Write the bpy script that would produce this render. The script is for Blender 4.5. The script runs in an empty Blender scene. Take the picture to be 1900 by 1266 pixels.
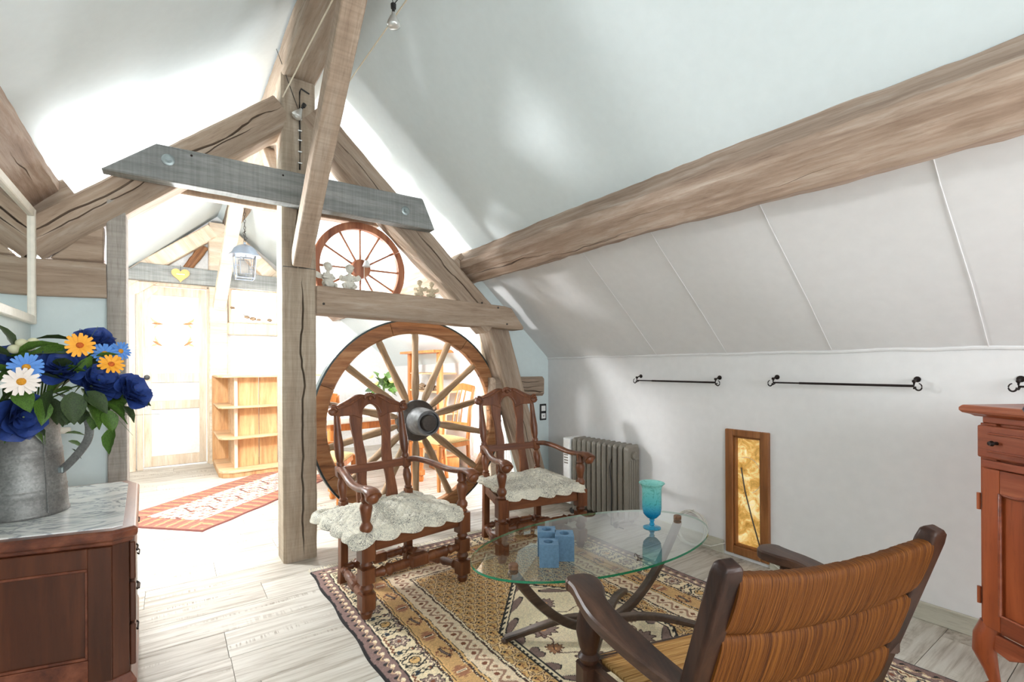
import bpy, bmesh, math, random
import numpy as np
from mathutils import Vector, Matrix, noise
R = math.radians
rnd = random.Random(7)
S = bpy.context.scene
COL = S.collection

# ------------------------------------------------------------------ camera, world, lights, exposure
cam_d = bpy.data.cameras.new('camera'); cam = bpy.data.objects.new('camera', cam_d); COL.objects.link(cam)
yaw = math.atan(635 / 898.0); roll = R(0.3)
Fv = Vector((math.sin(yaw), math.cos(yaw), 0)); Rv = Vector((math.cos(yaw), -math.sin(yaw), 0)); Uv = Vector((0, 0, 1))
cx_ = Rv * math.cos(roll) - Uv * math.sin(roll); cy_ = Rv * math.sin(roll) + Uv * math.cos(roll)
cam.matrix_world = Matrix(((cx_.x, cy_.x, -Fv.x, 0), (cx_.y, cy_.y, -Fv.y, 0), (cx_.z, cy_.z, -Fv.z, 1.2), (0, 0, 0, 1)))
cam_d.sensor_width = 36; cam_d.lens = 898 / 1900 * 36; cam_d.shift_y = 46 / 1900; cam_d.clip_start = 0.02
S.camera = cam
S.view_settings.view_transform = 'Standard'; S.view_settings.look = 'None'
S.view_settings.gamma = 1; S.view_settings.use_curve_mapping = False
S.view_settings.exposure = 0.15
W = bpy.data.worlds.new('world'); S.world = W; W.use_nodes = True
W.node_tree.nodes['Background'].inputs[0].default_value = (0.93, 0.97, 1, 1)
W.node_tree.nodes['Background'].inputs[1].default_value = 3.0
def area(name, loc, direction, sx, sy, power, col=(1, 1, 1), spread=180):
    d = bpy.data.lights.new(name, 'AREA'); d.shape = 'RECTANGLE'; d.size = sx; d.size_y = sy; d.energy = power; d.color = col
    d.spread = R(spread)
    o = bpy.data.objects.new(name, d); COL.objects.link(o); o.location = loc
    o.rotation_euler = Vector(direction).to_track_quat('-Z', 'Y').to_euler(); return o
area('daylight_rear_window', (0.9, -2.72, 1.6), (0, 1, 0), 2.6, 1.7, 88, (0.93, 0.97, 1.0))
area('added_rear_side_fill', (3.02, -1.3, 0.72), (-1, 0.35, 0.35), 1.1, 0.8, 80, (0.93, 0.97, 1.0))  # added fill to brighten the left slope, enters by an added window
area('daylight_skylight', (1.98, 5.0, 2.42), (-0.67, 0, -0.74), 1.2, 1.1, 80, (0.95, 0.98, 1.0))
area('daylight_side_window', (3.16, 4.45, 0.60), (-1, -0.2, 0.35), 1.15, 1.15, 260, (0.95, 0.98, 1.0))
area('daylight_gable_window', (0.92, 7.5, 2.02), (0, -1, 0), 0.6, 0.45, 60, (1, 1, 1))
def lamp(name, loc, power, rad):
    d = bpy.data.lights.new(name, 'POINT'); d.energy = power; d.shadow_soft_size = rad; d.color = (0.96, 0.98, 1.0)
    o = bpy.data.objects.new(name, d); COL.objects.link(o); o.location = loc
lamp('added_glare_left', (-.265, 4.05, 1.86), 190, .10)  # added point light standing in for sun glare, hidden behind the door post
lamp('added_glare_middle', (.93, 4.7, 1.72), 60, .10)  # second added glare light without a fixture, hidden behind the king post

# ------------------------------------------------------------------ materials
def lin(c):
    return tuple(((v / 255) / 12.92 if v / 255 <= .04045 else (((v / 255) + .055) / 1.055) ** 2.4) for v in c) + (1,)
def newmat(name, rough=.5, spec=.5):
    m = bpy.data.materials.new(name); m.use_nodes = True; b = m.node_tree.nodes['Principled BSDF']
    b.inputs['Roughness'].default_value = rough; b.inputs['Specular IOR Level'].default_value = spec
    return m, m.node_tree, b
def N(nt, t, **k):
    n = nt.nodes.new(t)
    for a, v in k.items():
        if a.startswith('i_'):
            n.inputs[a[2:].replace('_', ' ')].default_value = v
        else: setattr(n, a, v)
    return n
def ramp(nt, fac, stops, interp='LINEAR'):
    r = nt.nodes.new('ShaderNodeValToRGB'); r.color_ramp.interpolation = interp
    el = r.color_ramp.elements
    while len(el) < len(stops): el.new(0.5)
    for e, (p, c) in zip(el, stops): e.position = p; e.color = c if len(c) == 4 else tuple(c) + (1,)
    nt.links.new(fac, r.inputs[0]); return r
def coords(nt, scale, rand=True, src='Object'):
    tc = N(nt, 'ShaderNodeTexCoord'); mp = N(nt, 'ShaderNodeMapping'); mp.inputs['Scale'].default_value = scale
    nt.links.new(tc.outputs[src], mp.inputs['Vector'])
    if rand:
        oi = N(nt, 'ShaderNodeObjectInfo'); mu = N(nt, 'ShaderNodeMath', operation='MULTIPLY'); mu.inputs[1].default_value = 37.0
        nt.links.new(oi.outputs['Random'], mu.inputs[0])
        nt.links.new(mu.outputs[0], mp.inputs['Location'])
    return mp.outputs[0]
def bump(nt, b, h, strength=.3, dist=.01):
    bp = N(nt, 'ShaderNodeBump'); bp.inputs['Strength'].default_value = strength; bp.inputs['Distance'].default_value = dist
    nt.links.new(h, bp.inputs['Height']); nt.links.new(bp.outputs[0], b.inputs['Normal']); return bp
def mix(nt, a, bb, fac, mode='MIX'):
    m = N(nt, 'ShaderNodeMix', data_type='RGBA', blend_type=mode)
    if isinstance(fac, (int, float)): m.inputs[0].default_value = fac
    else: nt.links.new(fac, m.inputs[0])
    for s, i in ((a, 6), (bb, 7)):
        if isinstance(s, tuple): m.inputs[i].default_value = s
        else: nt.links.new(s, m.inputs[i])
    return m.outputs[2]
def wood(name, cols, rough=.55, axis='x', k=1.0, bstr=.25, spec=.4, saw=0, var=.0, contrast=(.3, .5, .7), coat=0, fine=.45):
    m, nt, b = newmat(name, rough, spec)
    s = {'x': (1.2, 14, 14), 'y': (14, 1.2, 14), 'z': (14, 14, 1.2)}[axis]
    v = coords(nt, tuple(q * k for q in s))
    n1 = N(nt, 'ShaderNodeTexNoise'); n1.inputs['Scale'].default_value = 1.6; n1.inputs['Detail'].default_value = 7
    n1.inputs['Roughness'].default_value = .62; n1.inputs['Distortion'].default_value = .5; nt.links.new(v, n1.inputs['Vector'])
    r = ramp(nt, n1.outputs[0], [(contrast[0], lin(cols[0])), (contrast[1], lin(cols[1])), (contrast[2], lin(cols[2]))])
    v2 = coords(nt, tuple(q * k * .14 for q in s))
    n2 = N(nt, 'ShaderNodeTexNoise'); n2.inputs['Scale'].default_value = 2.2; n2.inputs['Detail'].default_value = 3; nt.links.new(v2, n2.inputs['Vector'])
    r2 = ramp(nt, n2.outputs[0], [(.3, (.72, .72, .72)), (.7, (1.12, 1.1, 1.08))])
    c = mix(nt, r.outputs[0], r2.outputs[0], .8, 'MULTIPLY')
    v5 = coords(nt, tuple(q * k * 3.6 for q in s)); n5 = N(nt, 'ShaderNodeTexNoise'); n5.inputs['Scale'].default_value = 2.4; n5.inputs['Detail'].default_value = 5; n5.inputs['Roughness'].default_value = .7; nt.links.new(v5, n5.inputs['Vector'])
    r5 = ramp(nt, n5.outputs[0], [(.36, (.66, .62, .58)), (.47, (1, 1, 1)), (.7, (1.06, 1.06, 1.06))])
    c = mix(nt, c, r5.outputs[0], fine, 'MULTIPLY')
    if saw:
        v3 = coords(nt, (90, 3, 3) if axis == 'x' else (3, 3, 90))
        n3 = N(nt, 'ShaderNodeTexNoise'); n3.inputs['Scale'].default_value = 1; n3.inputs['Detail'].default_value = 2; nt.links.new(v3, n3.inputs['Vector'])
        r3 = ramp(nt, n3.outputs[0], [(.35, (.88, .88, .88)), (.65, (1.08, 1.08, 1.08))])
        c = mix(nt, c, r3.outputs[0], saw, 'MULTIPLY')
    if var:
        oi = N(nt, 'ShaderNodeObjectInfo')
        r4 = ramp(nt, oi.outputs['Random'], [(0, (1 - var, 1 - var, 1 - var * 1.1)), (1, (1.04, 1.03, 1.02))])
        c = mix(nt, c, r4.outputs[0], 1.0, 'MULTIPLY')
    nt.links.new(c, b.inputs['Base Color']); bump(nt, b, n1.outputs[0], bstr, .006)
    if coat: b.inputs['Coat Weight'].default_value = coat; b.inputs['Coat Roughness'].default_value = .25
    return m
def plain(name, c, rough=.5, metal=0, spec=.5, bumpk=0, bscale=40, emit=0, var=0):
    m, nt, b = newmat(name, rough, spec); b.inputs['Metallic'].default_value = metal
    v = coords(nt, (1, 1, 1), rand=False)
    n = N(nt, 'ShaderNodeTexNoise'); n.inputs['Scale'].default_value = bscale; n.inputs['Detail'].default_value = 4; nt.links.new(v, n.inputs['Vector'])
    d = var or .06
    a = lin(c)
    r = ramp(nt, n.outputs[0], [(.3, tuple(max(0, q * (1 - d)) for q in a[:3])), (.7, tuple(min(1, q * (1 + d)) for q in a[:3]))])
    nt.links.new(r.outputs[0], b.inputs['Base Color'])
    if bumpk: bump(nt, b, n.outputs[0], bumpk, .004)
    if emit:
        nt.links.new(r.outputs[0], b.inputs['Emission Color']); b.inputs['Emission Strength'].default_value = emit
    return m
def glassmat(name, c=(1, 1, 1, 1), rough=0.0, ior=1.45):
    m, nt, b = newmat(name, rough, .5); b.inputs['Base Color'].default_value = c; b.inputs['Transmission Weight'].default_value = 1; b.inputs['IOR'].default_value = ior
    return m

M = {}
M['beam'] = wood('limewashed_oak', [(134, 113, 95), (166, 146, 127), (188, 173, 157)], .75, bstr=.6, k=1.3, contrast=(.25, .52, .78))
M['beam_post'] = wood('limewashed_king_post', [(138, 121, 103), (168, 152, 133), (192, 179, 162)], .75, bstr=.4, saw=.6, contrast=(.2, .5, .8))
M['beam_z'] = wood('limewashed_oak_upright', [(132, 108, 90), (176, 154, 134), (200, 184, 168)], .75, axis='z', bstr=.5, saw=.5, contrast=(.25, .52, .75))
M['beam_grey'] = wood('grey_washed_oak', [(104, 106, 104), (142, 144, 142), (172, 172, 168)], .75, bstr=.35, saw=.9, contrast=(.2, .5, .8))
M['beam_greyz'] = wood('grey_washed_post', [(140, 130, 122), (168, 160, 152), (190, 184, 176)], .75, axis='z', bstr=.35, saw=.9, contrast=(.2, .5, .8))
M['beam_greyx'] = wood('warm_grey_sawn_post', [(132, 126, 118), (160, 153, 145), (182, 176, 168)], .75, bstr=.35, saw=.9, contrast=(.2, .5, .8))
M['beam_sawn'] = wood('sawn_beige_oak', [(136, 114, 96), (166, 145, 126), (188, 171, 154)], .75, bstr=.35, saw=.9, contrast=(.2, .5, .8))
M['purlin'] = wood('hewn_purlin_oak', [(128, 104, 88), (170, 146, 128), (196, 178, 163)], .72, k=1.2, bstr=.8, contrast=(.25, .5, .72))
M['pale_wood'] = wood('pale_washed_pine', [(216, 190, 160), (232, 212, 188), (242, 230, 214)], .6, axis='z', bstr=.1)
M['pine'] = wood('bare_pine', [(186, 132, 86), (216, 168, 118), (232, 192, 146)], .6, axis='z', bstr=.12, var=.12, contrast=(.25, .5, .75))
M['pine_x'] = wood('bare_pine_shelf', [(200, 152, 108), (224, 184, 142), (236, 204, 166)], .6, axis='x', bstr=.12)
M['orange_wood'] = wood('honey_wood', [(160, 92, 40), (198, 122, 60), (216, 146, 82)], .4, axis='z', bstr=.08)
M['chair'] = wood('walnut_chair', [(62, 31, 16), (108, 61, 35), (140, 88, 54)], .36, axis='z', bstr=.12, spec=.4, contrast=(.2, .5, .8), coat=.12)
M['chair_x'] = wood('walnut_chair_rail', [(62, 31, 16), (108, 61, 35), (140, 88, 54)], .36, axis='x', bstr=.12, spec=.4, contrast=(.2, .5, .8), coat=.12)
M['dark_wood'] = wood('dark_stained_oak', [(38, 22, 15), (66, 42, 30), (92, 64, 48)], .36, axis='y', bstr=.15, spec=.4, coat=.12)
M['dark_woodz'] = wood('dark_stained_oak_post', [(30, 16, 11), (54, 32, 23), (72, 46, 32)], .42, axis='z', bstr=.15, spec=.25, coat=.05)
M['table_wood'] = wood('dark_bent_wood', [(48, 34, 28), (76, 58, 48), (96, 76, 64)], .4, axis='x', bstr=.1, coat=.2)
M['chest'] = wood('mahogany_chest', [(42, 19, 9), (76, 38, 19), (106, 58, 33)], .42, axis='z', bstr=.06, k=.5, contrast=(.15, .5, .85), coat=.15)
M['chest_x'] = wood('mahogany_moulding', [(62, 28, 16), (104, 54, 34), (134, 80, 56)], .35, axis='y', bstr=.06, k=.6, coat=.3)
M['cabinet'] = wood('cherry_cabinet', [(112, 46, 20), (150, 72, 36), (176, 94, 52)], .38, axis='z', bstr=.06, k=.7, contrast=(.15, .5, .85), coat=.25)
M['cabinet_x'] = wood('cherry_cabinet_rail', [(104, 44, 24), (146, 72, 44), (172, 98, 66)], .36, axis='x', bstr=.06, k=.7, coat=.25)
M['wheel'] = wood('old_wheel_elm', [(104, 64, 36), (156, 106, 66), (182, 136, 94)], .6, axis='x', bstr=.4, k=1.2)
M['spoke'] = wood('old_spoke_ash', [(110, 86, 62), (160, 130, 98), (190, 164, 134)], .65, axis='z', bstr=.5, k=1.2)
M['small_wheel'] = wood('brown_small_wheel', [(124, 70, 44), (164, 102, 70), (188, 128, 92)], .45, axis='z', bstr=.1)
M['frame_wood'] = wood('oak_window_frame', [(112, 66, 30), (146, 92, 48), (166, 112, 66)], .45, axis='z', bstr=.06)
M['iron'] = plain('black_iron', (46, 38, 36), .45, .8, bumpk=.2)
M['tyre'] = plain('iron_tyre', (64, 72, 72), .5, .8, bumpk=.3, bscale=60)
M['hubmetal'] = plain('hub_metal', (112, 112, 112), .55, .5, bumpk=.15, bscale=30, var=.3)
M['hubdark'] = plain('hub_dark_wood', (62, 54, 48), .55, 0, bumpk=.4, bscale=50, var=.25)
M['zinc'] = plain('galvanised_bolt', (150, 160, 160), .4, .7, bumpk=.2)
M['white'] = plain('white_paint', (238, 238, 236), .5)
M['cream'] = plain('cream_paint', (232, 226, 212), .45)
M['black'] = plain('black_plastic', (34, 34, 34), .4)
M['wall'] = plain('white_plaster_wall', (227, 225, 224), .9, spec=.2, bumpk=.12, bscale=18, var=.02)
M['ceil'] = plain('pale_green_grey_ceiling', (221, 229, 230), .9, spec=.2, bumpk=.10, bscale=22, var=.015)
M['blue_wall'] = plain('pale_blue_plaster', (206, 218, 218), .9, spec=.2, bumpk=.10, bscale=22, var=.02)
M['skirt'] = wood('greyed_skirting', [(176, 172, 156), (194, 190, 174), (206, 202, 188)], .6, axis='y', bstr=.05)
M['radiator'] = plain('taupe_enamel', (128, 121, 110), .38, .1)
M['string'] = plain('cream_cord', (222, 212, 190), .8)
M['cable'] = plain('white_cable', (214, 210, 200), .5)
M['plaster_fig'] = plain('white_plaster_figure', (216, 212, 200), .8, bumpk=.2, bscale=80, var=.1)
M['sand_fig'] = plain('sandstone_figure', (200, 184, 156), .85, bumpk=.2, bscale=80, var=.1)
M['bronze'] = plain('gilt_bronze', (196, 140, 96), .4, .3, bumpk=.2)
M['leaf'] = plain('green_leaf', (66, 98, 26), .6, bumpk=.2, bscale=30, var=.5)
M['leaf_dark'] = plain('dark_green_leaf', (44, 62, 24), .65, bumpk=.2, bscale=30, var=.5)
M['stem'] = plain('flower_stem', (70, 96, 40), .5)
M['blue'] = plain('deep_blue_petal', (38, 62, 128), .6, bumpk=.15, bscale=60, var=.3)
M['lightblue'] = plain('cornflower_petal', (86, 138, 208), .6, bumpk=.15, bscale=80, var=.25)
M['yellow'] = plain('golden_petal', (244, 166, 44), .6, bumpk=.15, bscale=80, var=.15)
M['white_petal'] = plain('white_petal', (234, 222, 212), .6, bumpk=.15, bscale=80, var=.08)
M['disc_y'] = plain('yellow_flower_disc', (206, 140, 30), .8, bumpk=.8, bscale=200, var=.2)
M['disc_o'] = plain('orange_flower_disc', (196, 92, 24), .8, bumpk=.8, bscale=200, var=.2)
M['bud'] = plain('cream_bud', (216, 212, 176), .5)
M['bluecube'] = plain('blue_stained_wood', (82, 112, 136), .6, bumpk=.3, bscale=90, var=.15)
M['bluedark'] = plain('blue_recess', (60, 92, 116), .5)
M['heart'] = plain('honey_ceramic_heart', (214, 168, 96), .35)
M['gold_seat'] = plain('gold_tapestry', (186, 156, 104), .85, bumpk=.6, bscale=120, var=.25)
M['basket'] = plain('driftwood_bits', (150, 128, 104), .85, bumpk=.6, bscale=40, var=.35)
M['cloth'] = plain('white_tablecloth', (240, 238, 232), .8)
M['ceramic'] = plain('white_ceramic', (238, 238, 234), .3)
M['cork'] = wood('table_cap_wood', [(72, 46, 30), (108, 74, 50), (130, 94, 66)], .5, k=4)
M['glass_clear'] = glassmat('clear_glass', (1, 1, 1, 1))
M['lamp_grey'] = plain('lantern_grey_metal', (128, 136, 148), .4, .5)

def mk_galv():
    m, nt, b = newmat('galvanised_zinc', .55, .5); b.inputs['Metallic'].default_value = .6
    v = coords(nt, (1, 1, 1)); vo = N(nt, 'ShaderNodeTexVoronoi'); vo.inputs['Scale'].default_value = 170; nt.links.new(v, vo.inputs['Vector'])
    n = N(nt, 'ShaderNodeTexNoise'); n.inputs['Scale'].default_value = 9; n.inputs['Detail'].default_value = 8; nt.links.new(v, n.inputs['Vector'])
    a = ramp(nt, vo.outputs['Color'], [(.2, (.215, .215, .21)), (.8, (.29, .288, .28))])
    c = ramp(nt, n.outputs[0], [(.35, (.62, .60, .58)), (.65, (1.1, 1.1, 1.08))])
    nt.links.new(mix(nt, a.outputs[0], c.outputs[0], 1.0, 'MULTIPLY'), b.inputs['Base Color']); bump(nt, b, n.outputs[0], .15, .004); return m
M['galv'] = mk_galv()
def mk_marble():
    m, nt, b = newmat('grey_veined_marble', .16, .5)
    v = coords(nt, (1, 1.8, 1)); n = N(nt, 'ShaderNodeTexNoise'); n.inputs['Scale'].default_value = 3.2; n.inputs['Detail'].default_value = 6; n.inputs['Distortion'].default_value = 1.6
    n.inputs['Roughness'].default_value = .6
    nt.links.new(v, n.inputs['Vector'])
    r = ramp(nt, n.outputs[0], [(.38, lin((232, 230, 224))), (.455, lin((220, 220, 214))), (.49, lin((138, 142, 146))), (.52, lin((228, 227, 222))), (.575, lin((222, 222, 218))), (.61, lin((164, 168, 172))), (.65, lin((232, 230, 226)))])
    nt.links.new(r.outputs[0], b.inputs['Base Color']); return m
M['marble'] = mk_marble()
def mk_floor():
    m, nt, b = newmat('whitewashed_plank', .42, .45)
    v = coords(nt, (1.1, 16, 1)); n = N(nt, 'ShaderNodeTexNoise'); n.inputs['Scale'].default_value = 2.2; n.inputs['Detail'].default_value = 9; n.inputs['Roughness'].default_value = .65; n.inputs['Distortion'].default_value = .3
    nt.links.new(v, n.inputs['Vector'])
    r = ramp(nt, n.outputs[0], [(.28, lin((132, 122, 110))), (.40, lin((178, 169, 157))), (.53, lin((202, 196, 186))), (.75, lin((218, 214, 206)))])
    # saw marks across the board, in bands
    v2 = coords(nt, (70, 5, 1)); n2 = N(nt, 'ShaderNodeTexNoise'); n2.inputs['Scale'].default_value = 1.5; n2.inputs['Detail'].default_value = 3; nt.links.new(v2, n2.inputs['Vector'])
    v3 = coords(nt, (1.2, 13, 1)); n3 = N(nt, 'ShaderNodeTexNoise'); n3.inputs['Scale'].default_value = 1.1; nt.links.new(v3, n3.inputs['Vector'])
    msk = ramp(nt, n3.outputs[0], [(.58, (0, 0, 0)), (.68, (1, 1, 1))])
    sw = ramp(nt, n2.outputs[0], [(.40, (.55, .50, .45)), (.52, (1, 1, 1))])
    oi = N(nt, 'ShaderNodeObjectInfo')
    tone = ramp(nt, oi.outputs['Random'], [(0, (.84, .82, .79)), (.5, (.96, .94, .91)), (1, (1.03, 1.03, 1.02))])
    c = mix(nt, r.outputs[0], tone.outputs[0], 1.0, 'MULTIPLY')
    c2 = mix(nt, c, sw.outputs[0], 1.0, 'MULTIPLY')
    c = mix(nt, c, c2, msk.outputs[0])
    nt.links.new(c, b.inputs['Base Color']); bump(nt, b, n.outputs[0], .12, .003)
    rr = ramp(nt, n.outputs[0], [(.3, (.6, .6, .6)), (.7, (.36, .36, .36))]); nt.links.new(rr.outputs[0], b.inputs['Roughness']); return m
M['floor'] = mk_floor()
M['gap'] = plain('dark_joint', (96, 88, 78), .9)
def mk_attr(name, rough=.9, bscale=600, bk=.6):
    m, nt, b = newmat(name, rough, .15)
    a = N(nt, 'ShaderNodeAttribute', attribute_name='Col'); 
    v = coords(nt, (1, 1, 1), rand=False); n = N(nt, 'ShaderNodeTexNoise'); n.inputs['Scale'].default_value = 260; n.inputs['Detail'].default_value = 2; nt.links.new(v, n.inputs['Vector'])
    r = ramp(nt, n.outputs[0], [(.3, (.72, .72, .72)), (.7, (1.18, 1.18, 1.18))])
    nt.links.new(mix(nt, a.outputs['Color'], r.outputs[0], 1.0, 'MULTIPLY'), b.inputs['Base Color']); bump(nt, b, n.outputs[0], bk, .003)
    b.inputs['Sheen Weight'].default_value = .1
    return m
M['rug'] = mk_attr('wool_pile_rug')
def mk_toile():
    m, nt, b = newmat('toile_quilt', .85, .15)
    v = coords(nt, (1, 1, 1)); n = N(nt, 'ShaderNodeTexNoise'); n.inputs['Scale'].default_value = 34; n.inputs['Detail'].default_value = 4; n.inputs['Distortion'].default_value = 1.6; n.inputs['Roughness'].default_value = .7; nt.links.new(v, n.inputs['Vector'])
    r = ramp(nt, n.outputs[0], [(.41, (0, 0, 0)), (.43, (1, 1, 1)), (.45, (1, 1, 1)), (.47, (0, 0, 0)), (.53, (0, 0, 0)), (.545, (1, 1, 1)), (.565, (1, 1, 1)), (.58, (0, 0, 0))])
    n2 = N(nt, 'ShaderNodeTexNoise'); n2.inputs['Scale'].default_value = 9; n2.inputs['Detail'].default_value = 3; nt.links.new(v, n2.inputs['Vector'])
    r2 = ramp(nt, n2.outputs[0], [(.34, (.3, .3, .3)), (.54, (1, 1, 1))])
    mm = N(nt, 'ShaderNodeMath', operation='MULTIPLY'); nt.links.new(r.outputs[0], mm.inputs[0]); nt.links.new(r2.outputs[0], mm.inputs[1])
    c = mix(nt, lin((226, 220, 202)), lin((48, 52, 64)), mm.outputs[0])
    nt.links.new(c, b.inputs['Base Color']); return m
M['toile'] = mk_toile()
def mk_rush(name, c0, c1, c2, vec, bk=1.0):
    m, nt, b = newmat(name, .6, .18)
    v = coords(nt, vec, rand=False); n = N(nt, 'ShaderNodeTexNoise'); n.inputs['Scale'].default_value = 1; n.inputs['Detail'].default_value = 3; n.inputs['Distortion'].default_value = .15; nt.links.new(v, n.inputs['Vector'])
    r = ramp(nt, n.outputs[0], [(.3, lin(c0)), (.5, lin(c1)), (.7, lin(c2))]); nt.links.new(r.outputs[0], b.inputs['Base Color'])
    bump(nt, b, n.outputs[0], bk, .006); return m
M['rush'] = mk_rush('twisted_rush', (66, 32, 8), (98, 54, 16), (126, 76, 28), (240, 3, 3))
M['rush_seat'] = mk_rush('rush_seat_weave', (130, 86, 40), (190, 142, 84), (216, 174, 116), (6, 170, 6))
def mk_amber():
    m, nt, b = newmat('amber_crackle_glass', .2, .5)
    v = coords(nt, (1, 1, 1)); n = N(nt, 'ShaderNodeTexNoise'); n.inputs['Scale'].default_value = 13; n.inputs['Detail'].default_value = 9; n.inputs['Roughness'].default_value = .7; n.inputs['Distortion'].default_value = .8; nt.links.new(v, n.inputs['Vector'])
    r = ramp(nt, n.outputs[0], [(.3, lin((150, 104, 40))), (.48, lin((206, 160, 84))), (.58, lin((236, 206, 140))), (.72, lin((255, 244, 214)))])
    nt.links.new(r.outputs[0], b.inputs['Base Color']); nt.links.new(r.outputs[0], b.inputs['Emission Color']); b.inputs['Emission Strength'].default_value = .55
    bump(nt, b, n.outputs[0], .5, .01); return m
M['amber'] = mk_amber()
def mk_tableglass():
    m, nt, b = newmat('float_glass_top', 0, .5)
    nt.nodes.remove(b); out = nt.nodes['Material Output']
    g = N(nt, 'ShaderNodeBsdfGlass'); g.inputs['IOR'].default_value = 1.5; g.inputs['Color'].default_value = (.93, .985, .955, 1)
    t = N(nt, 'ShaderNodeBsdfTransparent'); t.inputs[0].default_value = (.90, .97, .94, 1)
    gl_ = N(nt, 'ShaderNodeBsdfGlossy'); gl_.inputs['Roughness'].default_value = 0.0
    fr = N(nt, 'ShaderNodeFresnel'); fr.inputs[0].default_value = 1.52
    ge = N(nt, 'ShaderNodeNewGeometry'); bk = N(nt, 'ShaderNodeMath', operation='SUBTRACT'); bk.inputs[0].default_value = 1; nt.links.new(ge.outputs['Backfacing'], bk.inputs[1])
    mu = N(nt, 'ShaderNodeMath', operation='MULTIPLY'); f2 = N(nt, 'ShaderNodeMath', operation='MULTIPLY', use_clamp=True); nt.links.new(fr.outputs[0], f2.inputs[0]); f2.inputs[1].default_value = 2.6; nt.links.new(f2.outputs[0], mu.inputs[0]); nt.links.new(bk.outputs[0], mu.inputs[1])
    ms = N(nt, 'ShaderNodeMixShader'); nt.links.new(mu.outputs[0], ms.inputs[0]); nt.links.new(t.outputs[0], ms.inputs[1]); nt.links.new(gl_.outputs[0], ms.inputs[2])
    nt.links.new(ms.outputs[0], out.inputs[0]); return m
M['table_glass'] = mk_tableglass()
M['glass_edge'] = plain('green_glass_edge', (30, 120, 84), .1)
def mk_vase():
    m, nt, b = newmat('turquoise_etched_glass', .12, .5)
    tc = N(nt, 'ShaderNodeTexCoord'); sp = N(nt, 'ShaderNodeSeparateXYZ'); nt.links.new(tc.outputs['Object'], sp.inputs[0])
    mr = N(nt, 'ShaderNodeMapRange'); mr.inputs[1].default_value = 0; mr.inputs[2].default_value = .225; nt.links.new(sp.outputs[2], mr.inputs[0])
    r = ramp(nt, mr.outputs[0], [(.0, lin((60, 176, 214))), (.3, lin((20, 150, 200))), (.55, lin((110, 206, 210))), (1, lin((170, 226, 216)))])
    v = coords(nt, (1, 1, 1)); n = N(nt, 'ShaderNodeTexNoise'); n.inputs['Scale'].default_value = 24; n.inputs['Distortion'].default_value = 3; n.inputs['Detail'].default_value = 0; nt.links.new(v, n.inputs['Vector'])
    k = ramp(nt, n.outputs[0], [(.50, (1, 1, 1)), (.54, (.55, .68, .64)), (.60, (1, 1, 1))])
    c = mix(nt, r.outputs[0], k.outputs[0], 1.0, 'MULTIPLY')
    nt.links.new(c, b.inputs['Base Color']); b.inputs['Transmission Weight'].default_value = .55; b.inputs['IOR'].default_value = 1.2
    return m
M['vase'] = mk_vase()
M['mirror'] = plain('mirror_silver', (235, 240, 238), .02, 1.0, var=.001)

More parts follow.
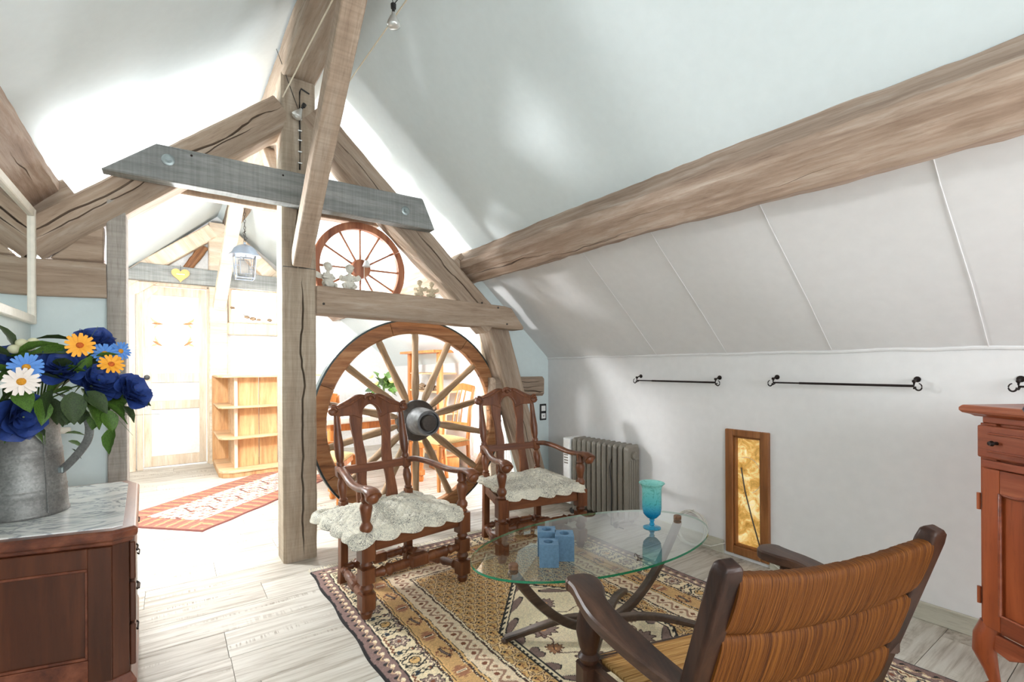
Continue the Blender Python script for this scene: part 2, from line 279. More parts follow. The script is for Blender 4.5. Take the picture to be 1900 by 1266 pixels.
# ------------------------------------------------------------------ mesh builder
class MB:
    def __init__(s): s.v = []; s.f = []
    def add(s, vs, fs):
        o = len(s.v); s.v += [tuple(v) for v in vs]; s.f += [tuple(i + o for i in f) for f in fs]; return s
    def box(s, c, d, m=None):
        x, y, z = d[0] / 2, d[1] / 2, d[2] / 2
        vs = [Vector((a * x, b_ * y, c_ * z)) for a in (-1, 1) for b_ in (-1, 1) for c_ in (-1, 1)]
        if m is not None: vs = [m @ v for v in vs]
        vs = [v + Vector(c) for v in vs]
        return s.add(vs, [(0, 1, 3, 2), (4, 6, 7, 5), (0, 4, 5, 1), (2, 3, 7, 6), (0, 2, 6, 4), (1, 5, 7, 3)])
    def bb(s, x0, x1, y0, y1, z0, z1):
        return s.box(((x0 + x1) / 2, (y0 + y1) / 2, (z0 + z1) / 2), (x1 - x0, y1 - y0, z1 - z0))
    def rings(s, rs, cap=True, closed=False):
        n = len(rs[0]); vs = [p for r in rs for p in r]; fs = []
        m = len(rs)
        for i in range(m if closed else m - 1):
            for j in range(n):
                a = i * n + j; b_ = i * n + (j + 1) % n; c = ((i + 1) % m) * n + (j + 1) % n; d = ((i + 1) % m) * n + j
                fs.append((a, b_, c, d))
        if cap and not closed: fs.append(tuple(range(n))[::-1]); fs.append(tuple((m - 1) * n + j for j in range(n)))
        return s.add(vs, fs)
    def lathe(s, prof, o=(0, 0, 0), axis='z', n=20, rot=0):
        """prof: (radius, height[, square?]); square rings are square blocks"""
        rs = []; o = Vector(o)
        for p in prof:
            r, h = p[0], p[1]; sq = len(p) > 2 and p[2]; ring = []
            for j in range(n):
                a = 2 * math.pi * (j + .5) / n + rot
                x, y = math.cos(a), math.sin(a)
                if sq:
                    k = 1 / max(abs(x), abs(y)); x *= k; y *= k
                v = (x * r, y * r, h)
                if axis == 'y': v = (v[0], h, v[1])
                if axis == 'x': v = (h, v[0], v[1])
                ring.append(Vector(v) + o)
            rs.append(ring)
        return s.rings(rs)
    def tube(s, pts, rad, n=8, flat=None, up=(0, 0, 1), closed=False):
        """pts path; rad scalar or list, or (a,b) ellipse/rect half sizes when flat"""
        pts = [Vector(p) for p in pts]; rs = []; m = len(pts); up = Vector(up)
        for i, p in enumerate(pts):
            if closed: t = pts[(i + 1) % m] - pts[i - 1]
            else: t = pts[min(i + 1, m - 1)] - pts[max(i - 1, 0)]
            t.normalize(); u = up.cross(t)
            if u.length < 1e-4: u = Vector((1, 0, 0)).cross(t)
            u.normalize(); w = t.cross(u)
            r = rad[i] if isinstance(rad, list) else rad
            ra, rb = r if isinstance(r, tuple) else (r, r)
            ring = []
            if flat:
                c = min(ra, rb) * .25
                for a, b_ in ((ra - c, -rb), (ra, -rb + c), (ra, rb - c), (ra - c, rb), (-ra + c, rb), (-ra, rb - c), (-ra, -rb + c), (-ra + c, -rb)):
                    ring.append(p + u * a + w * b_)
            else:
                for j in range(n):
                    a = 2 * math.pi * j / n; ring.append(p + u * math.cos(a) * ra + w * math.sin(a) * rb)
            rs.append(ring)
        return s.rings(rs, closed=closed)
    def prism(s, poly, d0, d1, plane='xz', m=None):
        """extrude a 2-D outline along the third axis"""
        def P(a, b_, d):
            v = {'xz': (a, d, b_), 'xy': (a, b_, d), 'yz': (d, a, b_)}[plane]
            return (m @ Vector(v)) if m is not None else Vector(v)
        n = len(poly)
        vs = [P(a, b_, d0) for a, b_ in poly] + [P(a, b_, d1) for a, b_ in poly]
        return s.add(vs, [tuple(range(n)), tuple(range(n, 2 * n))[::-1]] + [(i, i + n, (i + 1) % n + n, (i + 1) % n) for i in range(n)])
    def sphere(s, c, r, n=12, m=8, sc=(1, 1, 1), mat=None):
        vs = []; fs = []
        for i in range(m + 1):
            th = math.pi * i / m
            for j in range(n):
                ph = 2 * math.pi * j / n
                v = Vector((math.sin(th) * math.cos(ph) * r * sc[0], math.sin(th) * math.sin(ph) * r * sc[1], math.cos(th) * r * sc[2]))
                if mat is not None: v = mat @ v
                vs.append(v + Vector(c))
        for i in range(m):
            for j in range(n): fs.append((i * n + j, (i + 1) * n + j, (i + 1) * n + (j + 1) % n, i * n + (j + 1) % n))
        return s.add(vs, fs)
    def grid(s, fn, nu, nv, thick=None):
        vs = [fn(i / nu, j / nv) for i in range(nu + 1) for j in range(nv + 1)]
        fs = [(i * (nv + 1) + j, (i + 1) * (nv + 1) + j, (i + 1) * (nv + 1) + j + 1, i * (nv + 1) + j + 1) for i in range(nu) for j in range(nv)]
        return s.add(vs, fs)
    def mesh(s, name):
        me = bpy.data.meshes.new(name); me.from_pydata(s.v, [], s.f)
        bm = bmesh.new(); bm.from_mesh(me); bmesh.ops.recalc_face_normals(bm, faces=bm.faces); bm.to_mesh(me); bm.free(); return me
    def build(s, name, mat, parent=None, smooth=35, bevel=0, seg=1, solid=0, subsurf=0):
        me = s.mesh(name); return mkobj(name, me, mat, parent, smooth, bevel, seg, solid, subsurf)
def mkobj(name, me, mat, parent=None, smooth=35, bevel=0, seg=1, solid=0, subsurf=0):
    if mat is not None and not me.materials: me.materials.append(mat)
    if smooth:
        me.shade_smooth(); me.set_sharp_from_angle(angle=R(smooth))
    o = bpy.data.objects.new(name, me); COL.objects.link(o)
    if parent is not None: o.parent = parent
    if solid:
        q = o.modifiers.new('solid', 'SOLIDIFY'); q.thickness = solid; q.offset = 0
    if bevel:
        q = o.modifiers.new('bevel', 'BEVEL'); q.width = bevel; q.segments = seg; q.limit_method = 'ANGLE'; q.angle_limit = R(40)
    if subsurf:
        q = o.modifiers.new('sub', 'SUBSURF'); q.levels = subsurf; q.render_levels = subsurf
    return o
def thing(name, label, cat, loc=(0, 0, 0), rz=0, group=None):
    o = bpy.data.objects.new(name, None); COL.objects.link(o); o.location = loc; o.rotation_euler = (0, 0, rz); o.empty_display_size = .05
    return tag(o, label, cat, group)
def tag(o, label, cat, group=None, kind=None):
    if label: o['label'] = label
    if cat: o['category'] = cat
    if group: o['group'] = group
    if kind: o['kind'] = kind
    return o
def struct(o, label=None, cat=None):
    o['kind'] = 'structure'
    if label: o['label'] = label
    if cat: o['category'] = cat
    return o
def dup(o, parent=None):
    c = o.copy(); COL.objects.link(c); c.parent = parent
    for ch in o.children: dup(ch, c)
    return c
def smoothstep(a, b, x):
    t = min(1, max(0, (x - a) / (b - a))); return t * t * (3 - 2 * t)

# hewn or sawn timber along local X, front face = local -Y
def timber(name, label, p0, p1, w, d, mat, front=(0, -1, 0), cracks=(), rough=.003, hew=0, seed=0, parent=None, cat='beam', round_=.012, group=None, bow=0, wend=None):
    p0 = Vector(p0); p1 = Vector(p1); ax = (p1 - p0); L = ax.length; ax.normalize()
    fy = -Vector(front); fy = (fy - ax * fy.dot(ax)).normalized(); fz = ax.cross(fy)
    n = max(8, int(L / .04)); rings = []
    for i in range(n + 1):
        t = i / n; x = t * L; ww = w if wend is None else w + (wend - w) * t
        b_ = bow * math.sin(math.pi * t)
        hw, hd, c = ww / 2, d / 2, round_
        zs = [-hw + c, -hw * .5, 0, hw * .5, hw - c]
        front_pts = []
        # front face runs z from -hw to hw at y=-hd, with crack notches merged in
        marks = []
        for (pos, t0, t1, cw, cd) in cracks:
            if t0 <= t <= t1:
                k = min(1, (t - t0) / .06, (t1 - t) / .06)
                wob = noise.noise(Vector((x * 5, pos * 9, seed))) * .02 + noise.noise(Vector((x * 17, pos * 9, seed))) * .006
                marks.append((pos * hw + wob, max(.0, k) * cw, max(0, k) * cd))
            else: marks.append((pos * hw, 0, 0))
        zz = [(-hw + c, 0)]
        for (mz, cw, cd) in sorted(marks): zz += [(mz - cw / 2 - 1e-4, 0), (mz, cd), (mz + cw / 2 + 1e-4, 0)]
        zz.append((hw - c, 0))
        pts = [(-hd + c, -hw)] + [(-hd + q, z) for z, q in zz] + [(-hd + c, hw), (0, hw), (hd - c, hw), (hd, hw - c), (hd, 0), (hd, -hw + c), (hd - c, -hw), (0, -hw)]
        ring = []
        for (y, z) in pts:
            q = noise.noise(Vector((x * 3 + seed * 3.1, y * 8, z * 8))) * rough + noise.noise(Vector((x * 14, y * 20, z * 20 + seed))) * rough * .5
            if hew: q += noise.noise(Vector((x * 1.3 + seed, z * 4, y * 4))) * hew + abs(noise.noise(Vector((x * 6, z * 9, y * 9 + seed)))) * hew * .6
            s_ = 1 + q / max(hw, .02)
            ring.append(Vector((x, y * s_, z * s_ + b_)))
        rings.append(ring)
    mb = MB().rings(rings); o = mb.build(name, mat, parent, smooth=30)
    mw = Matrix((( ax.x, fy.x, fz.x, p0.x), (ax.y, fy.y, fz.y, p0.y), (ax.z, fy.z, fz.z, p0.z), (0, 0, 0, 1)))
    if parent is None:
        o.matrix_world = mw; tag(o, label, cat, group)
    else: o.matrix_local = mw
    return o
def plank_prism(name, label, poly, y0, y1, mat, cat='beam', bevel=.006, rough=.002):
    # outline in XZ, subdivided along x for uneven edges
    pts = []
    n = len(poly)
    for i in range(n):
        a = Vector(poly[i]); b_ = Vector(poly[(i + 1) % n]); k = max(1, int((b_ - a).length / .06))
        for j in range(k):
            p = a.lerp(b_, j / k); q = noise.noise(Vector((p.x * 9, p.y * 9, y0))) * rough * (1 if j else 0)
            pts.append((p.x, p.y + q))
    o = MB().prism(pts, y0, y1).build(name, mat, None, 30, bevel); tag(o, label, cat); return o

# ================================================================== THE SETTING
LW = -0.545; RW = 2.88; Y0 = -2.6; Y1 = 7.25; YT = 3.5
def zc(x): return 3.882 - .907 * x if x > .66 else 2.684 + .907 * x
# floor: joint bed plus one plank object per board
fl = struct(MB().bb(LW - .1, RW + .1, Y0 - .1, Y1 + .1, -.12, -.006).build('floor', M['gap'], None, 0), 'whitewashed oak plank floor running through both rooms')
PW = .2365; lens = (1.38, 1.1, .84)
pm = []
for Lp in lens:
    mb = MB().box((0, 0, 0), (Lp - .0026, PW - .0026, .012)); me = mb.mesh('plank'); me.materials.append(M['floor']); pm.append((Lp, me))
row = 0; y = 3.253 - PW * 25
while y < Y1 - .05:
    x = LW - rnd.uniform(.0, .9)
    while x < RW:
        Lp, me = rnd.choice(pm)
        x0, x1 = max(x, LW), min(x + Lp, RW)
        if x1 - x0 > .03 and y + PW > -1.2:
            o = bpy.data.objects.new('plank', me); COL.objects.link(o); o.parent = fl
            o.location = ((x0 + x1) / 2, y + PW / 2, -.006 + rnd.uniform(-.0004, .0004)); o.scale = ((x1 - x0) / Lp, 1, 1)
        x += Lp
    y += PW
# ceilings as sloping slabs (underside is what one sees)
def slab(name, quad, mat, t=.05, nrm=None, kind=True):
    a, b_, c, d = [Vector(q) for q in quad]; n = (b_ - a).cross(d - a).normalized()
    if n.z < 0: n = -n
    nn = n * t
    mb = MB(); vs = [a, b_, c, d, a + nn, b_ + nn, c + nn, d + nn]
    mb.add(vs, [(0, 1, 2, 3), (4, 7, 6, 5), (0, 4, 5, 1), (1, 5, 6, 2), (2, 6, 7, 3), (3, 7, 4, 0)])
    o = mb.build(name, mat, None, 0); struct(o); return o
cr = slab('ceiling_right', [(.66, Y0, 3.283), (1.96, Y0, zc(1.96)), (1.96, YT, zc(1.96)), (.66, YT, 3.283)], M['ceil']); cr['label'] = 'pale green-grey sloping ceiling between ridge and right purlin'
clr = slab('ceiling_lower_right', [(1.96, Y0, zc(1.96)), (RW, Y0, 1.27), (RW, YT, 1.27), (1.96, YT, zc(1.96))], M['wall']); clr['label'] = 'off-white sloping ceiling below the right purlin'
cl = slab('ceiling_left', [(.66, Y0, 3.283), (LW - .05, Y0, zc(LW - .05)), (LW - .05, YT, zc(LW - .05)), (.66, YT, 3.283)], M['ceil']); cl['label'] = 'pale sloping ceiling on the left of the ridge'
cb = slab('ceiling_back_left', [(.66, YT, 3.283), (LW - .05, YT, zc(LW - .05)), (LW - .05, Y1 + .1, 2.14), (.5, Y1 + .1, 3.13)], M['ceil']); cb['label'] = 'bright left slope of the ceiling in the back room'
A0, A1 = Vector((.66, YT, 3.283)), Vector((.5, Y1 + .1, 3.13)); B0, B1 = Vector((RW, YT, 1.27)), Vector((RW, Y1 + .1, 1.2))
def RB(u, v): return (A0.lerp(A1, u)).lerp(B0.lerp(B1, u), v)
u0, u1, v0, v1 = .24, .56, .40, .74
for q in ([(0, 0), (0, 1), (u0, 1), (u0, 0)], [(u1, 0), (u1, 1), (1, 1), (1, 0)], [(u0, 0), (u0, v0), (u1, v0), (u1, 0)], [(u0, v1), (u0, 1), (u1, 1), (u1, v1)]):
    o = slab('ceiling_back_right', [RB(*p) for p in q], M['ceil']); o['label'] = 'bright right slope of the back-room ceiling around its skylight'
sk = MB()
c4 = [RB(u0, v0), RB(u1, v0), RB(u1, v1), RB(u0, v1)]
for i in range(4): sk.tube([c4[i], c4[(i + 1) % 4]], (.035, .05), flat=True, up=(.67, 0, .74))
struct(sk.build('window_3', M['white'], None, 0), 'white framed skylight in the right slope of the back room')
# walls
def wall(name, boxes, mat, label):
    mb = MB()
    for b_ in boxes: mb.bb(*b_)
    o = mb.build(name, mat, None, 0); return struct(o, label)
wy0, wy1, wz0, wz1 = 4.0, 4.93, .14, 1.12
lw0, lw1 = 1.4575, 1.7125
wall('wall_right', [(RW, RW + .12, -.75, 1.475, 0, 1.3), (RW, RW + .12, Y0, -1.85, 0, 1.3), (RW, RW + .12, -1.85, -.75, 0, .3), (RW, RW + .12, -1.85, -.75, 1.12, 1.3), (RW, RW + .12, 1.685, wy0, 0, 1.3), (RW, RW + .12, 1.475, 1.685, 0, .06), (RW, RW + .12, 1.475, 1.685, .765, 1.3), (RW, RW + .12, wy1, Y1, 0, 1.3), (RW, RW + .12, wy0, wy1, 0, wz0), (RW, RW + .12, wy0, wy1, wz1, 1.3)], M['wall'], 'white knee wall below the right slope')
wall('wall_left', [(LW - .12, LW, Y0, Y1, 0, 2.3)], M['blue_wall'], 'pale blue left wall carrying the mirror')
o = MB().prism([(1.98, 1.70), (2.02, 2.06), (2.45, 1.67), (RW + .02, 1.28), (RW + .02, 0), (2.6, 0), (2.2, 1.55)], 3.49, 3.56).build('wall_partition_right', M['blue_wall'], None, 0); struct(o, 'pale blue infill wall right of the leaning strut')
o = MB().prism([(LW, 0), (-.2, 0), (-.2, 1.62), (LW, 1.62)], 3.235, 3.33).build('wall_partition_left', M['blue_wall'], None, 0); struct(o, 'pale blue infill wall left of the grey door post')
# gable wall with door opening left and small window right
gb = [(LW, -.32, Y1, Y1 + .15, 0, 2.2), (.42, .64, Y1, Y1 + .15, 0, 2.2), (.64, 1.2, Y1, Y1 + .15, 0, 1.8)]
o = wall('wall_gable', gb, M['white'], 'white gable wall at the far end of the back room')
struct(MB().prism([(LW, 2.2), (.5, 3.2), (1.66, 2.2)], Y1, Y1 + .15).build('wall_gable_top', M['white'], None, 0), 'white triangular gable above the tie beam')
struct(MB().prism([(1.2, 2.2), (1.66, 2.2), (2.95, 1.2), (2.95, 0), (1.2, 0)], Y1, Y1 + .15).build('wall_gable_right', M['white'], None, 0), 'white gable wall right of the small window')
# rear wall with window behind the camera
wall('wall_rear', [(LW, -.4, Y0 - .12, Y0, 0, 3.3), (2.2, RW, Y0 - .12, Y0, 0, 3.3), (-.4, 2.2, Y0 - .12, Y0, 0, .75), (-.4, 2.2, Y0 - .12, Y0, 2.45, 3.3)], M['wall'], 'white rear wall with a wide window behind the viewpoint')
# baseboard right
struct(MB().bb(RW - .014, RW, Y0, 1.45, 0, .085).build('baseboard_right', M['skirt'], None, 0, .003), 'greyed wooden skirting board along the right wall')
struct(MB().bb(RW - .014, RW, 1.74, 3.49, 0, .085).build('baseboard_right', M['skirt'], None, 0, .003), 'greyed skirting board beyond the low amber window')
# cover strips on plasterboard joints of the lower slope and wall
for i, yy in enumerate((.515, 1.117, 1.711, 2.25, -.2)):
    a = Vector((1.98, yy + .01, zc(1.98) - .003)); b_ = Vector((RW - .004, yy, 1.267)); c_ = Vector((RW - .003, yy, .09 if i in (0, 4) else 1.0))
    w_ = .0022 if i == 0 else .0014
    o = MB().tube([a, a.lerp(b_, .3) + Vector((0, .004, 0)), a.lerp(b_, .7) - Vector((0, .003, 0)), b_], (w_, .0016), 6).build('joint_strip', M['wall'], clr, 30)
# plaster bead where wall meets slope
def bead(u, k):
    yy = Y0 + (YT - Y0) * u; q = noise.noise(Vector((yy * 4, 0, 0))) * .008 + noise.noise(Vector((yy * 15, 3, 0))) * .004
    return Vector((RW - .006, yy, 1.268 + q))
MB().tube([bead(i / 160, 0) for i in range(161)], (.006, .009), 6).build('plaster_bead', M['wall'], clr, 30)

# ------------------------------------------------------------------ timbers of the near truss
timber('king_post', 'tall sawn oak post with a long open crack, standing on the floor mid-room', (.658, 3.30, 0), (.658, 3.30, 3.0), .195, .19, M['beam_post'], cracks=[(-.18, .005, .585, .012, .05), (.10, .60, .82, .007, .03)], rough=.003, seed=1)
# thin mortise line across the post
MB().bb(.565, .752, 3.2030, 3.2095, 1.812, 1.816).build('joint_line', M['black'], bpy.data.objects['king_post'].parent, 0)
tb = plank_prism('tie_beam', 'grey tie beam with pointed ends and two bolts, on the room side of the truss', [(-.276, 2.18), (-.052, 2.363), (1.443, 2.368), (1.536, 2.162)], 3.105, 3.195, M['beam_grey'])
for (bx, bz) in ((-.002, 2.288), (1.315, 2.259)):
    b_ = MB().lathe([(.0, 0), (.030, 0), (.030, -.004), (.024, -.007), (.016, -.007), (.016, -.011), (0.0001, -.011)], (bx, 3.106, bz), 'y', 20).build('washer', M['zinc'], tb, 30)
    MB().lathe([(.013, -.008), (.013, -.018), (.0001, -.018)], (bx, 3.106, bz), 'y', 6).build('nut', M['zinc'], b_, 30)
MB().lathe([(.006, 0), (.006, -.004), (.0001, -.004)], (.10, 3.106, 2.335), 'y', 8).build('peg_hole', M['iron'], tb, 30)
MB().lathe([(.006, 0), (.006, -.003), (.0001, -.003)], (.55, 3.106, 2.33), 'y', 8).build('peg_hole', M['iron'], tb, 30)
plank_prism('tie_beam', 'pale tie beam on the far side of the truss, behind the grey one', [(-.17, 2.23), (0, 2.38), (1.10, 2.38), (1.25, 2.215), (-.12, 2.215)], 3.42, 3.50, M['beam_sawn'])
timber('rafter', 'long cracked oak rafter rising from the left wall to the king post', (-.56, 3.30, 1.795), (.575, 3.30, 2.775), .185, .19, M['beam'], cracks=[(.25, .02, .50, .010, .04), (-.02, .04, .52, .006, .03), (.15, .52, .98, .011, .04), (-.18, .5, .85, .006, .03)], seed=2, rough=.005)
timber('rafter', 'oak rafter falling from the king post to the right-hand beam end', (.735, 3.30, 2.80), (2.10, 3.30, 1.53), .195, .19, M['beam'], cracks=[(.05, .1, .45, .006, .03), (.1, .5, .97, .011, .045)], seed=3, rough=.005)
plank_prism('collar_beam', 'oak beam with a pointed right end, carrying the plaster angels', [(.757, 1.537), (.757, 1.714), (1.5, 1.703), (2.20, 1.678), (2.265, 1.665), (2.385, 1.515), (2.38, 1.495), (1.6, 1.520)], 3.2, 3.36, M['beam'], rough=.004)
cbm = bpy.data.objects['collar_beam']
for px_, pz_ in ((2.13, 1.662), (2.215, 1.535), (1.98, 1.69), (.80, 1.60)):
    MB().lathe([(.008, 0), (.008, -.004), (.003, -.006), (.0001, -.004)], (px_, 3.2, pz_), 'y', 8).build('peg', M['hubdark'], cbm, 30)
timber('strut', 'leaning oak strut under the pointed beam, between the big wheel and the blue wall', (2.69, 3.40, 0), (2.20, 3.40, 1.53), .185, .19, M['beam'], cracks=[(.1, .05, .6, .006, .03)], seed=4, rough=.004)
timber('post', 'narrow grey sawn door post beside the pale blue wall', (-.222, 3.30, 0), (-.222, 3.30, 2.06), .078, .19, M['beam_greyx'], seed=5, round_=.004, rough=.001)
timber('rail', 'short horizontal oak rail between left wall and grey door post', (LW - .02, 3.26, 1.638), (-.262, 3.26, 1.645), .178, .12, M['beam'], seed=6, round_=.006)
plank_prism('gusset', 'triangular oak gusset between the left rafter and the short rail', [(-.475, 1.736), (-.272, 1.742), (-.272, 1.965), (-.31, 1.91)], 3.215, 3.30, M['beam'])
timber('knee_brace', 'squared oak brace rising from the king post towards the ridge above the viewer', (.658, 3.175, 1.845), (.658, 1.72, 3.19), .10, .10, M['beam_sawn'], front=(0, -.68, -.73), seed=7, round_=.005, rough=.0015)
timber('ridge_beam', 'heavy oak ridge beam along the top of the ceiling', (.665, Y0, 3.085), (.665, Y1, 3.085), .21, .20, M['beam'], front=(-1, 0, 0), cracks=[(.3, .44, .578, .012, .03)], seed=8, rough=.006)
timber('knee_brace', 'pale squared brace seen through the truss, behind the king post', (.66, 3.42, 2.15), (.66, 4.55, 3.1), .09, .09, M['beam_sawn'], front=(0, 0, -1), seed=9, round_=.005)
timber('purlin', 'massive hewn oak purlin along the right-hand slope', (1.965, Y0, 1.99), (1.965, Y1, 1.99), .205, .225, M['purlin'], front=(-.672, 0, -.74), cracks=[(.05, .49, .597, .014, .05), (-.1, .50, .56, .008, .03), (.45, .42, .50, .012, .03), (.30, .435, .475, .010, .03), (-.3, .40, .44, .008, .03), (.2, .33, .37, .007, .02)], seed=10, rough=.006, hew=.012, round_=.035)
timber('purlin', 'hewn oak purlin in the angle of left wall and ceiling, above the mirror', (-.60, Y0, 2.09), (-.60, 3.62, 2.09), .26, .22, M['purlin'], front=(.74, 0, -.67), cracks=[(.2, .84, .90, .012, .03)], seed=11, rough=.006, hew=.012, round_=.035)
timber('purlin_block', 'short oak block under the end of the left purlin', (-.56, 3.36, 1.985), (-.40, 3.36, 2.10), .13, .16, M['beam'], seed=12)
timber('purlin_block', 'short cracked oak block under the end of the right purlin', (1.80, 3.35, 2.03), (1.93, 3.35, 1.90), .13, .16, M['beam'], cracks=[(.1, .1, .9, .01, .03)], seed=13)
timber('stub_beam', 'short weathered beam end sticking out against the blue wall above the light switch', (2.20, 3.42, 1.017), (2.715, 3.42, 1.017), .168, .14, M['beam'], cracks=[(.5, .1, .9, .006, .02), (0, .3, .96, .005, .02), (-.5, .55, .98, .01, .03)], seed=14, rough=.006, round_=.022)
timber('post', 'pale jamb post in the back room just right of the king post foot', (2.36, 3.62, 0), (2.24, 3.62, 1.45), .08, .08, M['pale_wood'], seed=15, round_=.006)
# far truss at the gable
plank_prism('tie_beam', 'grey-blue far tie beam above the panelled door', [(-.50, 2.205), (-.27, 2.40), (1.3, 2.37), (1.45, 2.185)], 6.93, 7.02, M['beam_grey'])
timber('post', 'pale upright post right of the panelled door, under the far ridge', (.50, 7.13, 0), (.50, 7.13, 3.0), .20, .16, M['pale_wood'], seed=16)
timber('rafter', 'pale far rafter left of the far ridge', (-.52, 7.10, 2.13), (.44, 7.10, 2.90), .17, .14, M['pale_wood'], seed=17)
timber('rafter', 'pale far rafter right of the far ridge', (.58, 7.10, 2.92), (1.5, 7.10, 2.02), .17, .14, M['pale_wood'], seed=18)
timber('knee_brace', 'pale brace from the far post towards the ridge, beside the lantern', (.49, 6.85, 1.93), (.60, 5.85, 3.02), .13, .10, M['pale_wood'], front=(0, -.7, -.7), seed=19, round_=.005)
timber('rail', 'pale horizontal rail under the small gable window', (.60, 7.2, 1.70), (1.6, 7.2, 1.70), .16, .1, M['pale_wood'], seed=20)
timber('log', 'dark bark-covered log end under the far left rafter', (.18, 7.2, 2.42), (.36, 7.2, 2.72), .10, .05, M['wheel'], seed=21, rough=.02)
for o in list(COL.objects):
    if o.name.startswith('joint_line'): o.parent = bpy.data.objects['king_post']; o.matrix_parent_inverse = bpy.data.objects['king_post'].matrix_world.inverted()

# door in the gable
dr = struct(thing('door_1', None, None, (0, 0, 0)))
dr['label'] = 'whitewashed panelled door with clipped top left corner, in the far gable'
def boxp(name, x0, x1, y0, y1, z0, z1, mat, parent, bevel=.003): return MB().bb(x0, x1, y0, y1, z0, z1).build(name, mat, parent, 0, bevel)
DX0, DX1 = -.255, .375; DY = 7.17
for (a, b_) in ((DX0, DX0 + .075), (DX1 - .075, DX1)): boxp('stile', a, b_, DY, DY + .04, .02, 2.17, M['pale_wood'], dr)
for (a, b_) in ((.02, .14), (.70, .80), (1.02, 1.13), (2.07, 2.17)): boxp('door_rail', DX0 + .075, DX1 - .075, DY, DY + .04, a, b_, M['pale_wood'], dr)
for (a, b_) in ((.14, .70), (.80, 1.02), (1.13, 2.07)): boxp('door_panel', DX0 + .07, DX1 - .07, DY + .022, DY + .036, a, b_, M['white'], dr)
MB().prism([(DX0, 2.17), (DX0 + .02, 1.99), (DX0 + .18, 2.17)], DY - .012, DY).build('corner_board', M['pale_wood'], dr, 0)
k_ = MB().lathe([(.010, 0), (.010, -.03), (.024, -.035), (.030, -.05), (.024, -.065), (.0001, -.07)], (DX0 + .035, DY, 1.085), 'y', 16).build('door_knob', M['black'], dr)
fr = struct(thing('trim_1', None, None)); fr['label'] = 'pale wooden frame around the panelled door'
boxp('jamb', DX0 - .06, DX0 - .005, DY - .05, DY + .06, 0, 2.18, M['pale_wood'], fr); boxp('jamb', DX1 + .005, DX1 + .055, DY - .03, DY + .06, 0, 2.20, M['pale_wood'], fr)
boxp('lintel', DX0 - .06, DX1 + .055, DY - .03, DY + .06, 2.18, 2.25, M['pale_wood'], fr)
boxp('side_board', -.47, DX0 - .07, DY - .10, DY - .04, 0, 2.2, M['pale_wood'], fr)
MB().prism([(-.5, 2.2), (-.5, 1.98), (-.30, 2.06), (-.12, 2.2)], DY - .11, DY - .05).build('corner_board', M['pale_wood'], fr, 0)
def fairy(x, z, sx, rot, label):
    t = thing('winged_ornament', label, 'ornament', (x, DY - .003, z), 0, None)
    q = Matrix.Rotation(rot, 4, 'Y') @ Matrix.Diagonal((sx, 1, 1, 1))
    MB().tube([q @ Vector(p) for p in ((-.05, -.006, .0), (-.02, -.008, .005), (.02, -.010, .0), (.055, -.006, -.004))], [.003, .010, .012, .003], 8).build('body', M['bronze'], t)
    for s_, l in ((1, .075), (1, .05)):
        pass
    MB().prism([(-.015, .008), (-.05, .03), (-.062, .075), (-.04, .05), (-.01, .03), (.01, .012)], -.006, -.002, m=q).build('wing', M['bronze'], t)
    MB().prism([(-.01, -.008), (-.03, -.03), (-.034, -.06), (-.01, -.04), (.008, -.012)], -.006, -.002, m=q).build('wing', M['bronze'], t)
    MB().sphere(q @ Vector((.0, -.012, .002)), .011, 8, 6).build('head', M['bronze'], t)
fairy(-.12, 1.725, 1, 0, 'gilt winged ornament, upper left of four on the door'); fairy(.19, 1.735, -1, 0, 'gilt winged ornament, upper right of four on the door')
fairy(-.12, 1.49, 1, .5, 'gilt winged ornament, lower left of four on the door'); fairy(.19, 1.495, -1, -.5, 'gilt winged ornament, lower right of four on the door')
# gable window with dried stems
w2 = struct(thing('window_2', None, None)); w2['label'] = 'small bright gable window above the far rail'
for b_ in ((.62, .66, 1.78, 2.25), (1.18, 1.22, 1.78, 2.25)): boxp('window_frame', b_[0], b_[1], 7.2, 7.3, b_[2], b_[3], M['pale_wood'], w2)
boxp('window_frame', .66, 1.18, 7.202, 7.298, 2.2, 2.25, M['pale_wood'], w2); boxp('window_sill', .62, 1.22, 7.14, 7.3, 1.775, 1.80, M['pale_wood'], w2)
boxp('pane', .661, 1.179, 7.26, 7.264, 1.801, 2.199, M['glass_clear'], w2, 0)
t = thing('dried_branch', 'dried branch with seed heads lying on the gable window sill', 'branch', (.70, 7.2, 1.80))
MB().tube([(-.03, 0, .17), (.05, 0, .12), (.14, 0, .05), (.25, -.01, .02), (.42, 0, .015)], [.004, .006, .008, .008, .004], 6).build('twig', M['basket'], t)
for (a, b_, r_) in ((-.03, .17, .025), (.13, .06, .03), (.2, .04, .035), (.27, .03, .025), (.4, .03, .03)): MB().sphere((a, 0, b_), r_, 8, 6, (1.2, .8, .8)).build('seed_head', M['basket'], t)
# side window of the back room
w4 = struct(thing('window_4', None, None)); w4['label'] = 'bright low window in the right wall of the back room'
for b_ in ((wy0, wy0 + .05), (wy1 - .05, wy1), ((wy0 + wy1) / 2 - .02, (wy0 + wy1) / 2 + .02)): boxp('window_frame', RW + .02, RW + .07, b_[0], b_[1], wz0, wz1, M['white'], w4)
for b_ in ((wz0, wz0 + .05), (wz1 - .05, wz1)): boxp('window_frame', RW + .022, RW + .068, wy0 + .05, wy1 - .05, b_[0], b_[1], M['white'], w4)
boxp('pane', RW + .043, RW + .047, wy0 + .051, wy1 - .051, wz0 + .051, wz1 - .051, M['glass_clear'], w4, 0)
